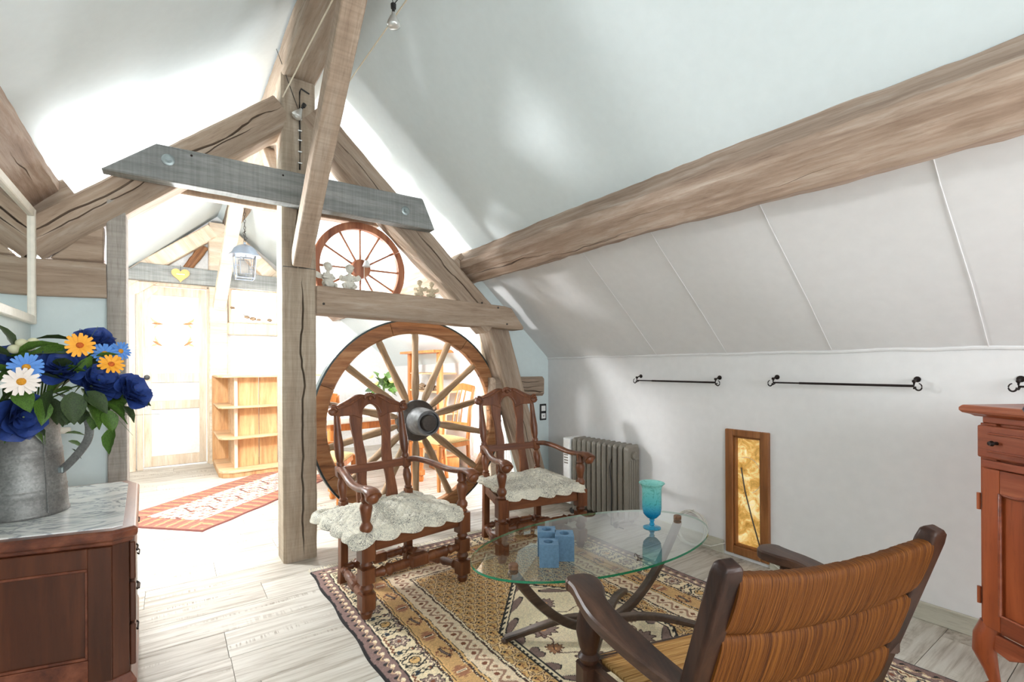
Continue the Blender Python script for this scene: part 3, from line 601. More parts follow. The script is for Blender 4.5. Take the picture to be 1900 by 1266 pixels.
# rear window
w5 = struct(thing('window_5', None, None)); w5['label'] = 'wide rear window behind the viewpoint'
for b_ in ((-.4, -.34), (2.14, 2.2), (.87, .93)): boxp('window_frame', b_[0], b_[1], Y0 - .09, Y0 - .03, .75, 2.45, M['white'], w5)
for b_ in ((.75, .81), (2.39, 2.45)): boxp('window_frame', -.34, 2.14, Y0 - .088, Y0 - .032, b_[0], b_[1], M['white'], w5)

w6 = struct(thing('added_window_6', None, None)); w6['label'] = 'added unseen low window in the right wall behind the viewpoint, opening for fill light'  # added opening out of view, made for the side fill light
for b_ in ((-1.85, -1.80), (-.80, -.75), (-1.32, -1.28)): boxp('window_frame', RW + .02, RW + .07, b_[0], b_[1], .3, 1.12, M['white'], w6)
for b_ in ((.3, .35), (1.07, 1.12)): boxp('window_frame', RW + .022, RW + .068, -1.80, -.80, b_[0], b_[1], M['white'], w6)
# low amber window in the right wall
w1 = struct(thing('window_1', None, None)); w1['label'] = 'low narrow oak-framed window with glowing amber crackle glass'
ya, yb, za, zb = 1.448, 1.72, .025, .797
for (a, b_) in ((ya, ya + .05), (yb - .05, yb)): boxp('window_frame', RW - .022, RW + .03, a, b_, za, zb, M['frame_wood'], w1, .004)
for (a, b_) in ((za, za + .05), (zb - .04, zb)): boxp('window_frame', RW - .022, RW + .03, ya + .05, yb - .05, a, b_, M['frame_wood'], w1, .004)
for (a, b_) in ((ya + .05, ya + .062), (yb - .062, yb - .05)): boxp('glazing_bead', RW - .006, RW + .03, a, b_, za + .05, zb - .04, M['frame_wood'], w1, .002)
for (a, b_) in ((za + .05, za + .062), (zb - .052, zb - .04)): boxp('glazing_bead', RW - .006, RW + .03, ya + .05, yb - .05, a, b_, M['frame_wood'], w1, .002)
boxp('pane', RW + .02, RW + .026, ya + .05, yb - .05, za + .05, zb - .04, M['amber'], w1, 0)
MB().tube([(RW + .016, yb - .085, .56), (RW + .014, yb - .11, .42), (RW + .014, yb - .15, .27), (RW + .012, ya + .07, .10)], .004, 6).build('branch_stem', M['gap'], w1)
arc = [(RW + .015, ya + .06 + .09 * (1 - math.cos(a)), .52 + .11 * math.sin(a)) for a in [math.pi * i / 10 - 1.2 for i in range(11)]]
MB().tube(arc, .0015, 5).build('leading', M['cream'], w1)

# ================================================================== THINGS
# ---- big wagon wheel
WX, WY, WZ, WR = 1.555, 3.50, .782, .782
wh = thing('wagon_wheel', 'large old wagon wheel with fourteen spokes and iron tyre, leaning behind the two armchairs', 'wheel', (WX, WY, 0))
nf = 7
for k in range(nf):
    a0 = 2 * math.pi * k / nf + .06; a1 = 2 * math.pi * (k + 1) / nf + .056; m = 14; rs = []
    for i in range(m + 1):
        a = a0 + (a1 - a0) * i / m; q = noise.noise(Vector((math.cos(a) * 3, math.sin(a) * 3, k))) * .004
        ri, ro = WR - .112 + q, WR - .013
        c, s_ = math.cos(a), math.sin(a)
        rs.append([Vector((c * r_, yy, WZ + s_ * r_)) for r_, yy in ((ri + .01, -.034), (ro, -.034), (ro, .034), (ri + .01, .034), (ri, .024), (ri, -.024))])
    MB().rings(rs).build('felloe', M['wheel'], wh, 30, .002)
rs = []
for i in range(97):
    a = 2 * math.pi * i / 96; c, s_ = math.cos(a), math.sin(a)
    rs.append([Vector((c * r_, yy, WZ + s_ * r_)) for r_, yy in ((WR - .013, -.032), (WR, -.032), (WR, .032), (WR - .013, .032))])
MB().rings(rs[:-1], closed=True).build('iron_tyre', M['tyre'], wh, 30)
for k in range(14):
    a = 2 * math.pi * k / 14 + math.pi / 2
    prof = [(.016, .14), (.020, .16), (.030, .20), (.0315, .30), (.026, .40), (.0245, .56), (.027, .64), (.024, .675)]
    mb = MB(); rs = []
    for r_, h in prof:
        fl_ = 1.0 + .9 * max(0, (.24 - h) / .1)
        rs.append([Vector((math.cos(j / 12 * 2 * math.pi) * r_ * (1.0 if h > .24 else .8), math.sin(j / 12 * 2 * math.pi) * r_ * min(1.5, fl_), h)) for j in range(12)])
    s_ = mb.rings(rs).build('spoke', M['spoke'], wh, 40)
    s_.location = (0, 0, WZ); s_.rotation_euler = (0, math.pi / 2 - a + 0.0, 0)
    dd = MB().box((0, 0, .672), (.05, .05, .012)).build('tenon_block', M['wheel'], s_, 0, .002)
hb = MB().lathe([(.0001, .12), (.075, .12), (.085, .08), (.13, .05), (.155, .03), (.155, -.04), (.135, -.06), (.10, -.075), (.10, -.08)], (0, 0, WZ), 'y', 32).build('hub', M['hubdark'], wh, 35)
MB().lathe([(.158, .005), (.160, .0), (.160, -.02), (.158, -.025), (.150, -.025), (.150, .005)], (0, -.01, WZ), 'y', 32).build('hub_band', M['hubmetal'], hb, 35)
MB().lathe([(.108, -.06), (.104, -.14), (.095, -.225), (.092, -.24), (.080, -.24), (.080, -.21), (.0001, -.21)], (0, 0, WZ), 'y', 32).build('hub_sleeve', M['hubmetal'], wh, 35)
MB().lathe([(.060, -.20), (.060, -.246), (.054, -.256), (.0001, -.258)], (0, 0, WZ), 'y', 6 * 4).build('axle_cap', M['hubdark'], wh, 35)
# ---- small wheel
SX, SY, SZ, SR = 1.095, 3.39, 1.884, .325
sw_ = thing('cart_wheel', 'small brown cart wheel with twelve thin spokes, above the oak beam', 'wheel', (SX, SY, 0))
for k in range(4):
    a0 = 2 * math.pi * k / 4 + .5; a1 = a0 + math.pi / 2 - .004; rs = []
    for i in range(17):
        a = a0 + (a1 - a0) * i / 16; c, s_ = math.cos(a), math.sin(a)
        rs.append([Vector((c * r_, yy, SZ + s_ * r_)) for r_, yy in ((SR - .048, -.020), (SR - .006, -.020), (SR, -.014), (SR, .014), (SR - .006, .020), (SR - .048, .020))])
    MB().rings(rs).build('felloe', M['small_wheel'], sw_, 30)
for k in range(12):
    s_ = MB().lathe([(.0085, .05), (.0065, .12), (.0065, .24), (.0085, SR - .046)], (0, 0, 0), 'z', 8).build('spoke', M['small_wheel'], sw_, 40)
    s_.location = (0, 0, SZ); s_.rotation_euler = (0, 2 * math.pi * k / 12, 0)
MB().lathe([(.0001, .03), (.055, .03), (.068, .02), (.068, -.02), (.060, -.032), (.03, -.036), (.0001, -.036)], (0, 0, SZ), 'y', 24).build('hub', M['small_wheel'], sw_, 35)
t = thing('clip_lamp', 'tiny white bracket lamp in front of the small wheel hub', 'lamp', (1.11, 3.30, 1.90))
MB().lathe([(.012, .03), (.028, -.01), (.026, -.012), (.0001, .0)], (0, 0, 0), 'z', 12).build('shade', M['white'], t)
MB().tube([(0, 0, .025), (.02, 0, .06), (.09, .005, .10), (.10, .005, .095), (.10, .01, .07)], .0022, 6).build('arm', M['cream'], t)
MB().tube([(0, 0, .02), (0, .05, .0), (0, .055, -.19)], .0022, 6).build('lead', M['cream'], t)

# ---- angels on the beam
def angel(x, y, z, h, face, mat, label, grp, flip=1):
    t = thing('angel_figurine', label, 'figurine', (x, y, z), face, grp)
    k = h / .15
    bd = MB()
    bd.sphere((0, 0, .030 * k), .034 * k, 14, 10, (1.05, .85, .9)); bd.sphere((0, .002 * k, .062 * k), .025 * k, 12, 10, (1, .8, 1.35))
    bd.tube([(.018 * k, 0, .022 * k), (.034 * k, -.026 * k, .020 * k), (.020 * k, -.052 * k, .008 * k)], [.016 * k, .013 * k, .007 * k], 8)
    bd.tube([(-.018 * k, 0, .022 * k), (-.030 * k, -.03 * k, .028 * k), (-.024 * k, -.046 * k, .006 * k)], [.016 * k, .013 * k, .007 * k], 8)
    bd.tube([(.022 * k, 0, .083 * k), (.034 * k, -.012 * k, .06 * k), (.012 * k, -.03 * k, .052 * k)], [.010 * k, .009 * k, .006 * k], 8)
    bd.tube([(-.022 * k, 0, .083 * k), (-.036 * k, -.012 * k, .062 * k), (-.010 * k, -.03 * k, .058 * k)], [.010 * k, .009 * k, .006 * k], 8)
    bd.tube([(0, 0, .09 * k), (0, -.002 * k, .105 * k)], .010 * k, 8)
    me = bd.mesh('body'); o = mkobj('body', me, mat, t, 60)
    q = o.modifiers.new('r', 'REMESH'); q.mode = 'VOXEL'; q.voxel_size = .0035 * k; q.use_smooth_shade = True
    hd = MB().sphere((0, -.004 * k, .124 * k), .022 * k, 14, 10, (1, 1, 1.08)).sphere((0, -.026 * k, .121 * k), .004 * k, 6, 5).sphere((.010 * k, -.020 * k, .116 * k), .006 * k, 6, 5).sphere((-.010 * k, -.020 * k, .116 * k), .006 * k, 6, 5).build('head', mat, t, 60)
    cu = MB()
    r2 = random.Random(3)
    for i in range(26):
        a = r2.uniform(0, 6.28); b_ = r2.uniform(.1, 1.4)
        p = Vector((math.cos(a) * math.sin(b_), math.sin(a) * math.sin(b_) * .9 + .15, math.cos(b_))) * .0215 * k + Vector((0, 0, .126 * k))
        cu.sphere(p, .0065 * k, 6, 5)
    cu.build('curls', mat, hd, 60)
    for s_ in (-1, 1):
        pts = [(s_ * .012 * k, .016 * k, .075 * k), (s_ * .05 * k, .03 * k, .098 * k), (s_ * .064 * k, .034 * k, .082 * k), (s_ * .058 * k, .032 * k, .066 * k), (s_ * .044 * k, .03 * k, .058 * k), (s_ * .014 * k, .018 * k, .055 * k)]
        MB().add([Vector(p) for p in pts] + [Vector(p) + Vector((0, .007 * k, 0)) for p in pts], [tuple(range(6)), tuple(range(6, 12))] + [(i, (i + 1) % 6, (i + 1) % 6 + 6, i + 6) for i in range(6)]).build('wing', mat, t, 0, .002 * k)
    return t
angel(.845, 3.27, 1.711, .170, .35, M['plaster_fig'], 'white plaster angel nearest the king post, hands in its lap', None)
angel(.985, 3.27, 1.709, .172, -.35, M['plaster_fig'], 'white plaster angel in front of the small wheel hub', None)
angel(1.49, 3.27, 1.702, .125, -.7, M['sand_fig'], 'small beige angel right of the small wheel, the left one of its pair', None)
angel(1.585, 3.27, 1.700, .122, -.7, M['sand_fig'], 'small beige angel furthest right on the oak beam', None)

# ---- armchairs
def leg_prof():
    return [(.018, 0), (.024, .012), (.030, .035, 0), (.020, .05), (.035, .052, 1), (.035, .125, 1), (.022, .128), (.030, .140), (.034, .152), (.027, .164), (.022, .172), (.034, .176, 1), (.034, .245, 1), (.021, .248), (.030, .262), (.022, .278), (.036, .282, 1), (.036, .392, 1)]
def arm_post_prof():
    return [(.024, .392), (.030, .400), (.022, .412), (.030, .425), (.031, .44), (.024, .452), (.019, .462), (.026, .50), (.031, .53), (.027, .545), (.020, .555), (.028, .565), (.022, .578), (.026, .60), (.024, .62)]
def make_armchair(label):
    t = thing('armchair', label, 'chair', (0, 0, 0), 0)
    fx, fy, bx, by = .285, -.215, .205, .215
    for s_ in (-1, 1):
        l = MB().lathe(leg_prof(), (s_ * fx, fy, 0), 'z', 24).build('leg', M['chair'], t, 35)
        MB().lathe(arm_post_prof(), (s_ * fx, fy, 0), 'z', 20).build('arm_post', M['chair'], t, 35)
        # rear leg, leaning upper post
        MB().rings([[Vector((s_ * bx + a * .021, by + dy + b_ * .021, z)) for a, b_ in ((-1, -1), (1, -1), (1, 1), (-1, 1))] for z, dy in ((0, .02), (.1, .008), (.4, 0), (.46, .002))]).build('leg', M['chair'], t, 0, .003)
        pr = [(.017, .46), (.024, .468), (.017, .48), (.022, .51), (.026, .54), (.020, .57), (.015, .58), (.022, .59), (.026, .595, 1), (.026, .645, 1), (.020, .648), (.022, .66), (.017, .67), (.024, .70), (.027, .76), (.020, .84), (.013, .945), (.015, .955)]
        rs = MB().lathe(pr, (0, 0, 0), 'z', 16); rs.v = [(x + s_ * bx, y + by + (z - .46) * .19, z) for x, y, z in rs.v]
        rs.build('back_post', M['chair'], t, 35)
        # arm: curved, knob at the front
        pts = [Vector((s_ * .205, .26, .625)), Vector((s_ * .232, .17, .640)), Vector((s_ * .258, .06, .632)), Vector((s_ * .280, -.06, .612)), Vector((s_ * .290, -.16, .612)), Vector((s_ * .292, -.235, .622)), Vector((s_ * .294, -.285, .618)), Vector((s_ * .295, -.315, .600))]
        fine = []
        for i in range(len(pts) - 1):
            for j in range(4):
                a, b_, c, d = pts[max(i - 1, 0)], pts[i], pts[i + 1], pts[min(i + 2, len(pts) - 1)]; u = j / 4
                fine.append(.5 * ((2 * b_) + (c - a) * u + (2 * a - 5 * b_ + 4 * c - d) * u * u + (3 * b_ - a - 3 * c + d) * u ** 3))
        fine.append(pts[-1]); nn = len(fine)
        rad = [(.022 + .016 * smoothstep(.45, .9, i / nn), .017 + .013 * smoothstep(.72, .97, i / nn)) for i in range(nn)]
        ar = MB().tube(fine, rad, 14).build('armrest', M['chair'], t, 60)
        MB().sphere((s_ * .295, -.296, .598), .034, 18, 12, (.98, 1.05, 1.0)).build('arm_knob', M['chair'], ar, 60)
        # side stretcher
        MB().lathe([(.020, 0), (.020, .03, 1), (.021, .04), (.026, .06), (.018, .08), (.025, .14), (.018, .16), (.024, .175, 1), (.024, .26, 1), (.018, .27), (.025, .31), (.018, .36), (.026, .375), (.02, .40), (.02, .43)], (0, 0, 0), 'y', 16).build('stretcher', M['chair'], t, 35)
        st = t.children[-1] if False else bpy.data.objects[COL.objects[-1].name]
        st.location = (s_ * fx, fy, .088); st.rotation_euler = (0, 0, s_ * math.atan((fx - bx) / .43))
        # side rail
        sr = MB().box((0, 0, 0), (.024, .40, .065)).build('seat_rail', M['chair_x'], t, 0, .003)
        sr.location = (s_ * (fx + bx) / 2, 0, .352); sr.rotation_euler = (0, 0, s_ * math.atan((fx - bx) / .43))
    MB().bb(-fx + .03, fx - .03, fy - .014, fy + .014, .318, .386).build('seat_rail', M['chair_x'], t, 0, .003)
    MB().bb(-bx, bx, by - .012, by + .012, .32, .386).build('seat_rail', M['chair_x'], t, 0, .003)
    MB().prism([(-fx + .012, fy + .0), (fx - .012, fy + .0), (bx, by), (-bx, by)], .386, .398, 'xy').build('seat', M['chair_x'], t, 0, .003)
    pr = [(.020, -.25), (.020, -.22), (.026, -.20), (.018, -.185), (.028, -.17, 1), (.028, -.165, 1), (.024, -.15), (.026, -.08), (.019, -.055), (.030, -.045, 1), (.030, .045, 1), (.019, .055), (.026, .08), (.024, .15), (.028, .165, 1), (.018, .185), (.026, .20), (.020, .22), (.020, .25)]
    MB().lathe(pr, (0, fy, .205), 'x', 16).build('stretcher', M['chair'], t, 35)
    MB().lathe([(r_ * .9, h * .82) + ((1,) if len(q) > 2 else ()) for q in pr for r_, h in [(q[0], q[1])]], (0, .20, .10), 'x', 16).build('stretcher', M['chair'], t, 35)
    # back: lower rail, splats, crest
    def lean(z): return by + (z - .46) * .19
    def leaned(mb):
        mb.v = [(x, y + lean(z), z) for x, y, z in mb.v]; return mb
    leaned(MB().bb(-bx, bx, -.014, .014, .598, .642)).build('back_rail', M['chair_x'], t, 0, .003)
    for s_ in (-1, 1):
        L_, R_ = [], []
        for i in range(29):
            z = .40 + .53 * i / 28; u = i / 28
            w_ = .030 + .005 * math.cos(u * 4 * math.pi) + .004 * math.sin(u * 9)
            cxx = .087 + .006 * math.sin(u * 2 * math.pi * 1.5)
            L_.append((s_ * (cxx - w_), z)); R_.append((s_ * (cxx + w_), z))
        leaned(MB().prism(L_ + R_[::-1], -.011, .011)).build('splat', M['chair'], t, 0, .003)
    top = []
    H = lambda x: .985 + .010 * math.cos(x / .23 * math.pi) * 0 + .052 * math.exp(-((abs(x) - .055) / .085) ** 2) - .012 * math.exp(-((abs(x) - .21) / .03) ** 2)
    def Bt(x):
        a = abs(x)
        if a < .058: return .900 + .078 * math.sqrt(max(0, 1 - (a / .058) ** 2))
        if a < .062: return .900
        if a < .115: return .900 + .018 * smoothstep(.062, .115, a)
        return .918 + .012 * smoothstep(.19, .238, a)
    xs_ = sorted(set([-.238 + .476 * i / 60 for i in range(61)] + [sg * .058 * math.cos(math.pi / 2 * k / 10) for k in range(11) for sg in (-1, 1)]))
    cr_ = leaned(MB().rings([[Vector(p) for p in ((x, -.013, Bt(x)), (x, -.016, Bt(x) + .004), (x, -.016, H(x) - .004), (x, -.012, H(x)), (x, .012, H(x)), (x, .016, H(x) - .004), (x, .016, Bt(x) + .004), (x, .013, Bt(x)))] for x in xs_])).build('crest_rail', M['chair'], t, 40)
    cv = MB()
    for s_ in (-1, 1):
        sp = []
        for i in range(26):
            a = i / 25 * 4.2 * math.pi * .62; r_ = .030 - .018 * i / 25
            sp.append((s_ * (.222 + math.cos(a + 1.2) * r_), -.018, .955 + math.sin(a + 1.2) * r_))
        cv.tube(sp, .0065, 8)
        cv.tube([(s_ * x, -.017, H(x) - .014 - .012 * math.sin((x - .05) * 22)) for x in [.05 + .15 * i / 14 for i in range(15)]], [.004 + .004 * math.sin(i / 14 * math.pi) for i in range(15)], 6)
        cv.tube([(s_ * .060 * math.cos(a) * 1.12, -.017, .902 + .085 * math.sin(a)) for a in [math.pi * .08 + math.pi * .38 * i / 8 for i in range(9)]], .0045, 6)
    leaned(cv).build('carved_scroll', M['chair'], cr_, 60)
    for s_ in (-1, 1): leaned(MB().sphere((s_ * .224, 0, .948), .026, 14, 10, (1, .9, 1))).build('volute_ball', M['chair'], cr_, 60)
    sh = MB()
    for i in range(9):
        a = math.pi * (i / 8); sh.sphere((.030 * math.cos(a), -.018, 1.018 + .016 * math.sin(a)), .010, 8, 6, (1, .8, 1.2))
    sh.sphere((0, -.022, 1.012), .013, 10, 8); leaned(sh).build('carved_shell', M['chair'], cr_, 60)
    return t
ch1 = make_armchair('carved walnut armchair with quilted cushion nearest the king post'); ch1.location = (1.01, 2.53, 0); ch1.rotation_euler = (0, 0, R(8))
ch2 = dup(ch1); ch2['label'] = 'carved walnut armchair with quilted cushion beside the oil radiator'; ch2.location = (1.955, 2.60, 0); ch2.rotation_euler = (0, 0, R(-9))
for c_ in (ch1, ch2): c_['group'] = 'carved walnut armchairs'

def cushion(loc, rz, label, dx, dy, seed, w=.62, dd=.50, left_drop=0):
    # quilted square with scalloped rim, lying on the seat and sagging over its edges
    nu, nv = 150, 120
    def P(u, v, under=0):
        x0, y0 = (u - .5), (v - .5)
        ax, ay = abs(x0) * 2, abs(y0) * 2
        sc_y = .060 * (1 - abs(math.sin(u * math.pi * 5))) * ay ** 5     # lobes along front and back
        sc_x = .055 * (1 - abs(math.sin(v * math.pi * 4))) * ax ** 5
        x = x0 * w * (1 - sc_x); y = y0 * dd * (1 - sc_y)
        e = min(1 - ax, 1 - ay)
        rim = .15
        puff = .052 * smoothstep(rim, .8, e) + .024 * smoothstep(0, .05, e) - .006 * math.exp(-((e - rim) / .03) ** 2)
        lum = noise.noise(Vector((x * 4.5 + seed, y * 4.5, seed))) * .022 * smoothstep(.05, .35, e) + noise.noise(Vector((x * 12 + seed, y * 12, seed))) * .008 * smoothstep(.1, .3, e)
        if e > rim: quilt = (min(abs(math.sin((x + y) * 58)), abs(math.sin((x - y) * 58))) ** .5) * .007
        else: quilt = abs(math.sin(e / rim * math.pi * 3)) ** .5 * .004 - .004 * (1 - abs(math.sin(u * math.pi * 5)) ** .4) * (ay > ax) - .004 * (1 - abs(math.sin(v * math.pi * 4)) ** .4) * (ax > ay)
        z = max(.003, puff + lum + quilt)
        if under: z = -.012 * smoothstep(0, .04, e) + .002
        X, Y = x + dx, y + dy
        over = max(0, -.228 - Y); side = max(0, -(X + .285)); sr_ = max(0, X - .285)
        z -= min(.05, over * 1.2) + side * (.25 + left_drop) + sr_ * .7
        z += noise.noise(Vector((X * 7, Y * 7, seed + 5))) * .007 * (1 if e < .3 else .3) + (.010 if e < rim else 0) * abs(math.sin(u * math.pi * 5 + .5))
        return Vector((X, Y, z + .404))
    mb = MB()
    for s_ in (0, 1): mb.grid(lambda u, v: P(u, v, s_), nu, nv)
    n1 = (nu + 1) * (nv + 1)
    def idx(i, j): return i * (nv + 1) + j
    rim_ = [(i, 0) for i in range(nu)] + [(nu, j) for j in range(nv)] + [(i, nv) for i in range(nu, 0, -1)] + [(0, j) for j in range(nv, 0, -1)]
    for k in range(len(rim_)):
        a, b_ = rim_[k], rim_[(k + 1) % len(rim_)]; mb.f.append((idx(*a), idx(*b_), idx(*b_) + n1, idx(*a) + n1))
    o = mb.build('cushion', M['toile'], None, 60); o.location = loc; o.rotation_euler = (0, 0, rz)
    tag(o, label, 'cushion', 'quilted seat cushions'); return o
cushion((1.01, 2.53, 0), R(8), 'quilted toile cushion sliding left off the chair nearest the king post', -.052, -.005, 1, w=.68, dd=.53)
cushion((1.955, 2.60, 0), R(-9), 'quilted toile cushion on the chair beside the radiator', .020, -.012, 4, w=.61, dd=.50)

# ---- oval glass table
TX, TY, TZ = 1.565, 1.50, .43
tab = thing('coffee_table', 'oval glass coffee table on curved dark wooden legs, on the patterned rug', 'table', (TX, TY, 0), 0)
def ell(a, b_, n=96, rot=R(-4), c=(-.01, .035)): return [(c[0] + math.cos(q) * a * math.cos(rot) - math.sin(q) * b_ * math.sin(rot), c[1] + math.cos(q) * a * math.sin(rot) + math.sin(q) * b_ * math.cos(rot)) for q in [2 * math.pi * i / n for i in range(n)]]
tt = MB().prism(ell(.615, .325), TZ - .010, TZ, 'xy').build('glass_top', M['table_glass'], tab, 0)
e0, e1 = ell(.6155, .3255), ell(.6155, .3255)
MB().rings([[Vector((x, y, TZ - .0095)) , Vector((x, y, TZ - .0008)), Vector((x * .9985, y * .9985, TZ - .0008)), Vector((x * .9985, y * .9985, TZ - .0095))] for x, y in e0], closed=True).build('green_edge', M['glass_edge'], tab, 60)
up = []
for i in range(41):
    u = -1 + 2 * i / 40; x = u * .51; z = .075 + (.345) * (abs(u) ** 2.1)
    up.append((x, 0, z))
MB().tube(up, (.006 + .012, .016), flat=True, up=(0, 1, 0)).build('upper_arc', M['table_wood'], tab, 0, .002)
for s_ in (-1, 1):
    MB().lathe([(.020, TZ - .03), (.020, TZ - .0102)], (s_ * .503, 0, 0), 'z', 20).build('standoff', M['cork'], tab, 35, .002)
    MB().lathe([(.019, TZ + .0002), (.019, TZ + .014), (.016, TZ + .018), (.0001, TZ + .018)], (s_ * .503, 0, 0), 'z', 20).build('cap', M['cork'], tab, 35)
for k, (dx_, dy_) in enumerate(((-.39, .225), (.37, .23), (.44, -.33), (-.40, -.26))):
    pts = []
    for i in range(17):
        u = i / 16; pts.append((dx_ * u, dy_ * u, .072 + .045 * math.sin(min(1, u * 1.15) * math.pi * .9) * (1 - u) - .052 * u ** 2.2 + .004))
    MB().tube(pts, [(.017, .015 - .004 * i / 16) for i in range(17)], flat=True).build('leg', M['table_wood'], tab, 0, .002)
    MB().sphere((dx_, dy_, .016), .016, 12, 8, (1, 1, 1)).build('foot_ball', M['table_wood'], tab, 60)
MB().lathe([(.030, .05), (.030, .085), (.01, .09)], (0, 0, 0), 'z', 12).build('boss', M['table_wood'], tab, 35)

# ---- three blue cubes on the glass
def cube(x, y, s_, h, rz, label):
    t = thing('candle_holder', label, 'candle holder', (x, y, TZ), rz, 'blue cube candle holders')
    n = 20; r_ = s_ * .27; vs = []; hs = s_ / 2
    # top with a round hole
    outer = []; 
    mb = MB()
    ring_o = []; ring_i = []
    for j in range(24):
        a = 2 * math.pi * j / 24 + math.pi / 24 * 0; c, q = math.cos(a), math.sin(a); k = hs / max(abs(c), abs(q))
        ring_o.append((c * k, q * k)); ring_i.append((c * r_, q * r_))
    # corners must be hit: 24 steps include 45 degree directions
    rs = [[Vector((x, y, 0)) for x, y in ring_o], [Vector((x, y, h)) for x, y in ring_o], [Vector((x, y, h)) for x, y in ring_i], [Vector((x, y, h - .018)) for x, y in ring_i]]
    mb.rings(rs).build('body', M['bluecube'], t, 0, .0008)
    MB().lathe([(r_ * .98, h - .0176), (r_ * .98, h - .0170)], (0, 0, 0), 'z', 24).build('recess', M['bluedark'], t, 0)
cube(1.197, 1.452, .074, .088, -.66, 'front left blue cube candle holder, the lowest of three')
cube(1.285, 1.462, .074, .100, -.66, 'blue cube candle holder on the right of the three')
cube(1.258, 1.540, .074, .100, -.66, 'blue cube candle holder at the back of the three')
# ---- goblet vase
v = MB().lathe([(.0001, 0), (.040, 0), (.041, .003), (.012, .007), (.009, .012), (.013, .018), (.009, .024), (.009, .032), (.013, .036), (.010, .042), (.024, .050), (.040, .068), (.0445, .095), (.0445, .185), (.048, .20), (.060, .212), (.0585, .214), (.046, .203), (.0425, .186), (.0425, .096), (.037, .070), (.022, .055), (.0001, .050)], (0, 0, 0), 'z', 48).build('goblet_vase', M['vase'], None, 50)
v.location = (1.86, 1.49, TZ); tag(v, 'turquoise etched glass goblet vase on the oval table', 'vase')

# ---- rush armchair in the foreground
ra = thing('armchair', 'dark-stained low armchair with a padded rush back, its back towards the viewer', 'chair', (1.288, .486, 0), R(-16.5))
# local: x across, +y towards the seat front, origin under the middle of the back top
def bx_(name, c, d, mat, rx=0, bevel=.006, ry=0, rz=0, seg=2):
    o = MB().box((0, 0, 0), d).build(name, mat, ra, 0, bevel, seg); o.location = c; o.rotation_euler = (rx, ry, rz); return o
BW = .328; TOPZ = .768
def backy(z): return (TOPZ - z) * .34
def cat(P, wd, k=6):
    fine = []; fw = []
    for i in range(len(P) - 1):
        for j in range(k):
            a, b_, c, d = P[max(i - 1, 0)], P[i], P[i + 1], P[min(i + 2, len(P) - 1)]; u = j / k
            fine.append(.5 * ((2 * b_) + (c - a) * u + (2 * a - 5 * b_ + 4 * c - d) * u * u + (3 * b_ - a - 3 * c + d) * u ** 3)); fw.append(wd[i] * (1 - u) + wd[i + 1] * u)
    return fine + [P[-1]], fw + [wd[-1]]
for s_ in (-1, 1):
    pts = [(s_ * BW, backy(z) + o_, z) for z, o_ in ((0, .02), (.15, .0), (.35, 0), (.55, 0), (.745, 0), (.768, 0), (.778, .0))]
    MB().tube(pts, [(.022, .030)] * 5 + [(.020, .027), (.014, .018)], flat=True, up=(1, 0, 0)).build('back_post', M['dark_woodz'], ra, 40, .007, 3)
    P = [Vector(p) for p in ((.318, .105, .415), (.362, .19, .440), (.396, .28, .466), (.418, .37, .486), (.414, .45, .497), (.394, .515, .500), (.388, .560, .500))]
    fine, fw = cat(P, [.030, .038, .043, .044, .042, .050, .054])
    rs = []
    def sec(p, nrm, w_, h_=.018):
        c = min(.006, w_ * .4); q = [(w_ - c, h_), (w_, h_ - c), (w_, -h_ + c), (w_ - c, -h_), (-w_ + c, -h_), (-w_, -h_ + c), (-w_, h_ - c), (-w_ + c, h_)]
        rs.append([Vector((s_ * (p + nrm * a).x, (p + nrm * a).y, p.z + b_)) for a, b_ in q])
    for i, (p, w_) in enumerate(zip(fine, fw)):
        tn = (fine[min(i + 1, len(fine) - 1)] - fine[max(i - 1, 0)]).normalized(); sec(p, Vector((tn.y, -tn.x, 0)).normalized(), w_)
    tn = Vector((.10, 1, 0)).normalized()
    for k in range(1, 8):
        a = math.pi / 2 * k / 7; sec(P[-1] + tn * .046 * math.sin(a) + Vector((.010 * math.sin(a), 0, 0)), Vector((tn.y, -tn.x, 0)), max(.002, .054 * math.cos(a)), .018 - .003 * (k / 7) ** 3)
    MB().rings(rs).build('armrest', M['dark_wood'], ra, 35)
    MB().lathe([(.028, 0, 1), (.028, .18, 1), (.032, .20, 1), (.032, .285, 1), (.022, .288), (.031, .300), (.034, .310), (.024, .322), (.031, .345), (.039, .385), (.036, .42), (.026, .455), (.024, .484)], (s_ * .400, .50, 0), 'z', 24).build('front_leg', M['dark_woodz'], ra, 35)
    bx_('seat_rail', (s_ * .358, .33, .262), (.026, .34, .045), M['dark_wood'], 0, .004, 0, -s_ * .20)
    bx_('stretcher', (s_ * .358, .34, .10), (.022, .33, .03), M['dark_wood'], 0, .004, 0, -s_ * .20)
bx_('seat_rail', (0, .51, .270), (.76, .034, .045), M['dark_wood'], 0, .004)
bx_('seat_rail', (0, .17, .262), (.56, .028, .045), M['dark_wood'], 0, .004)
bx_('stretcher', (0, .51, .12), (.76, .022, .04), M['dark_wood'], 0, .004)
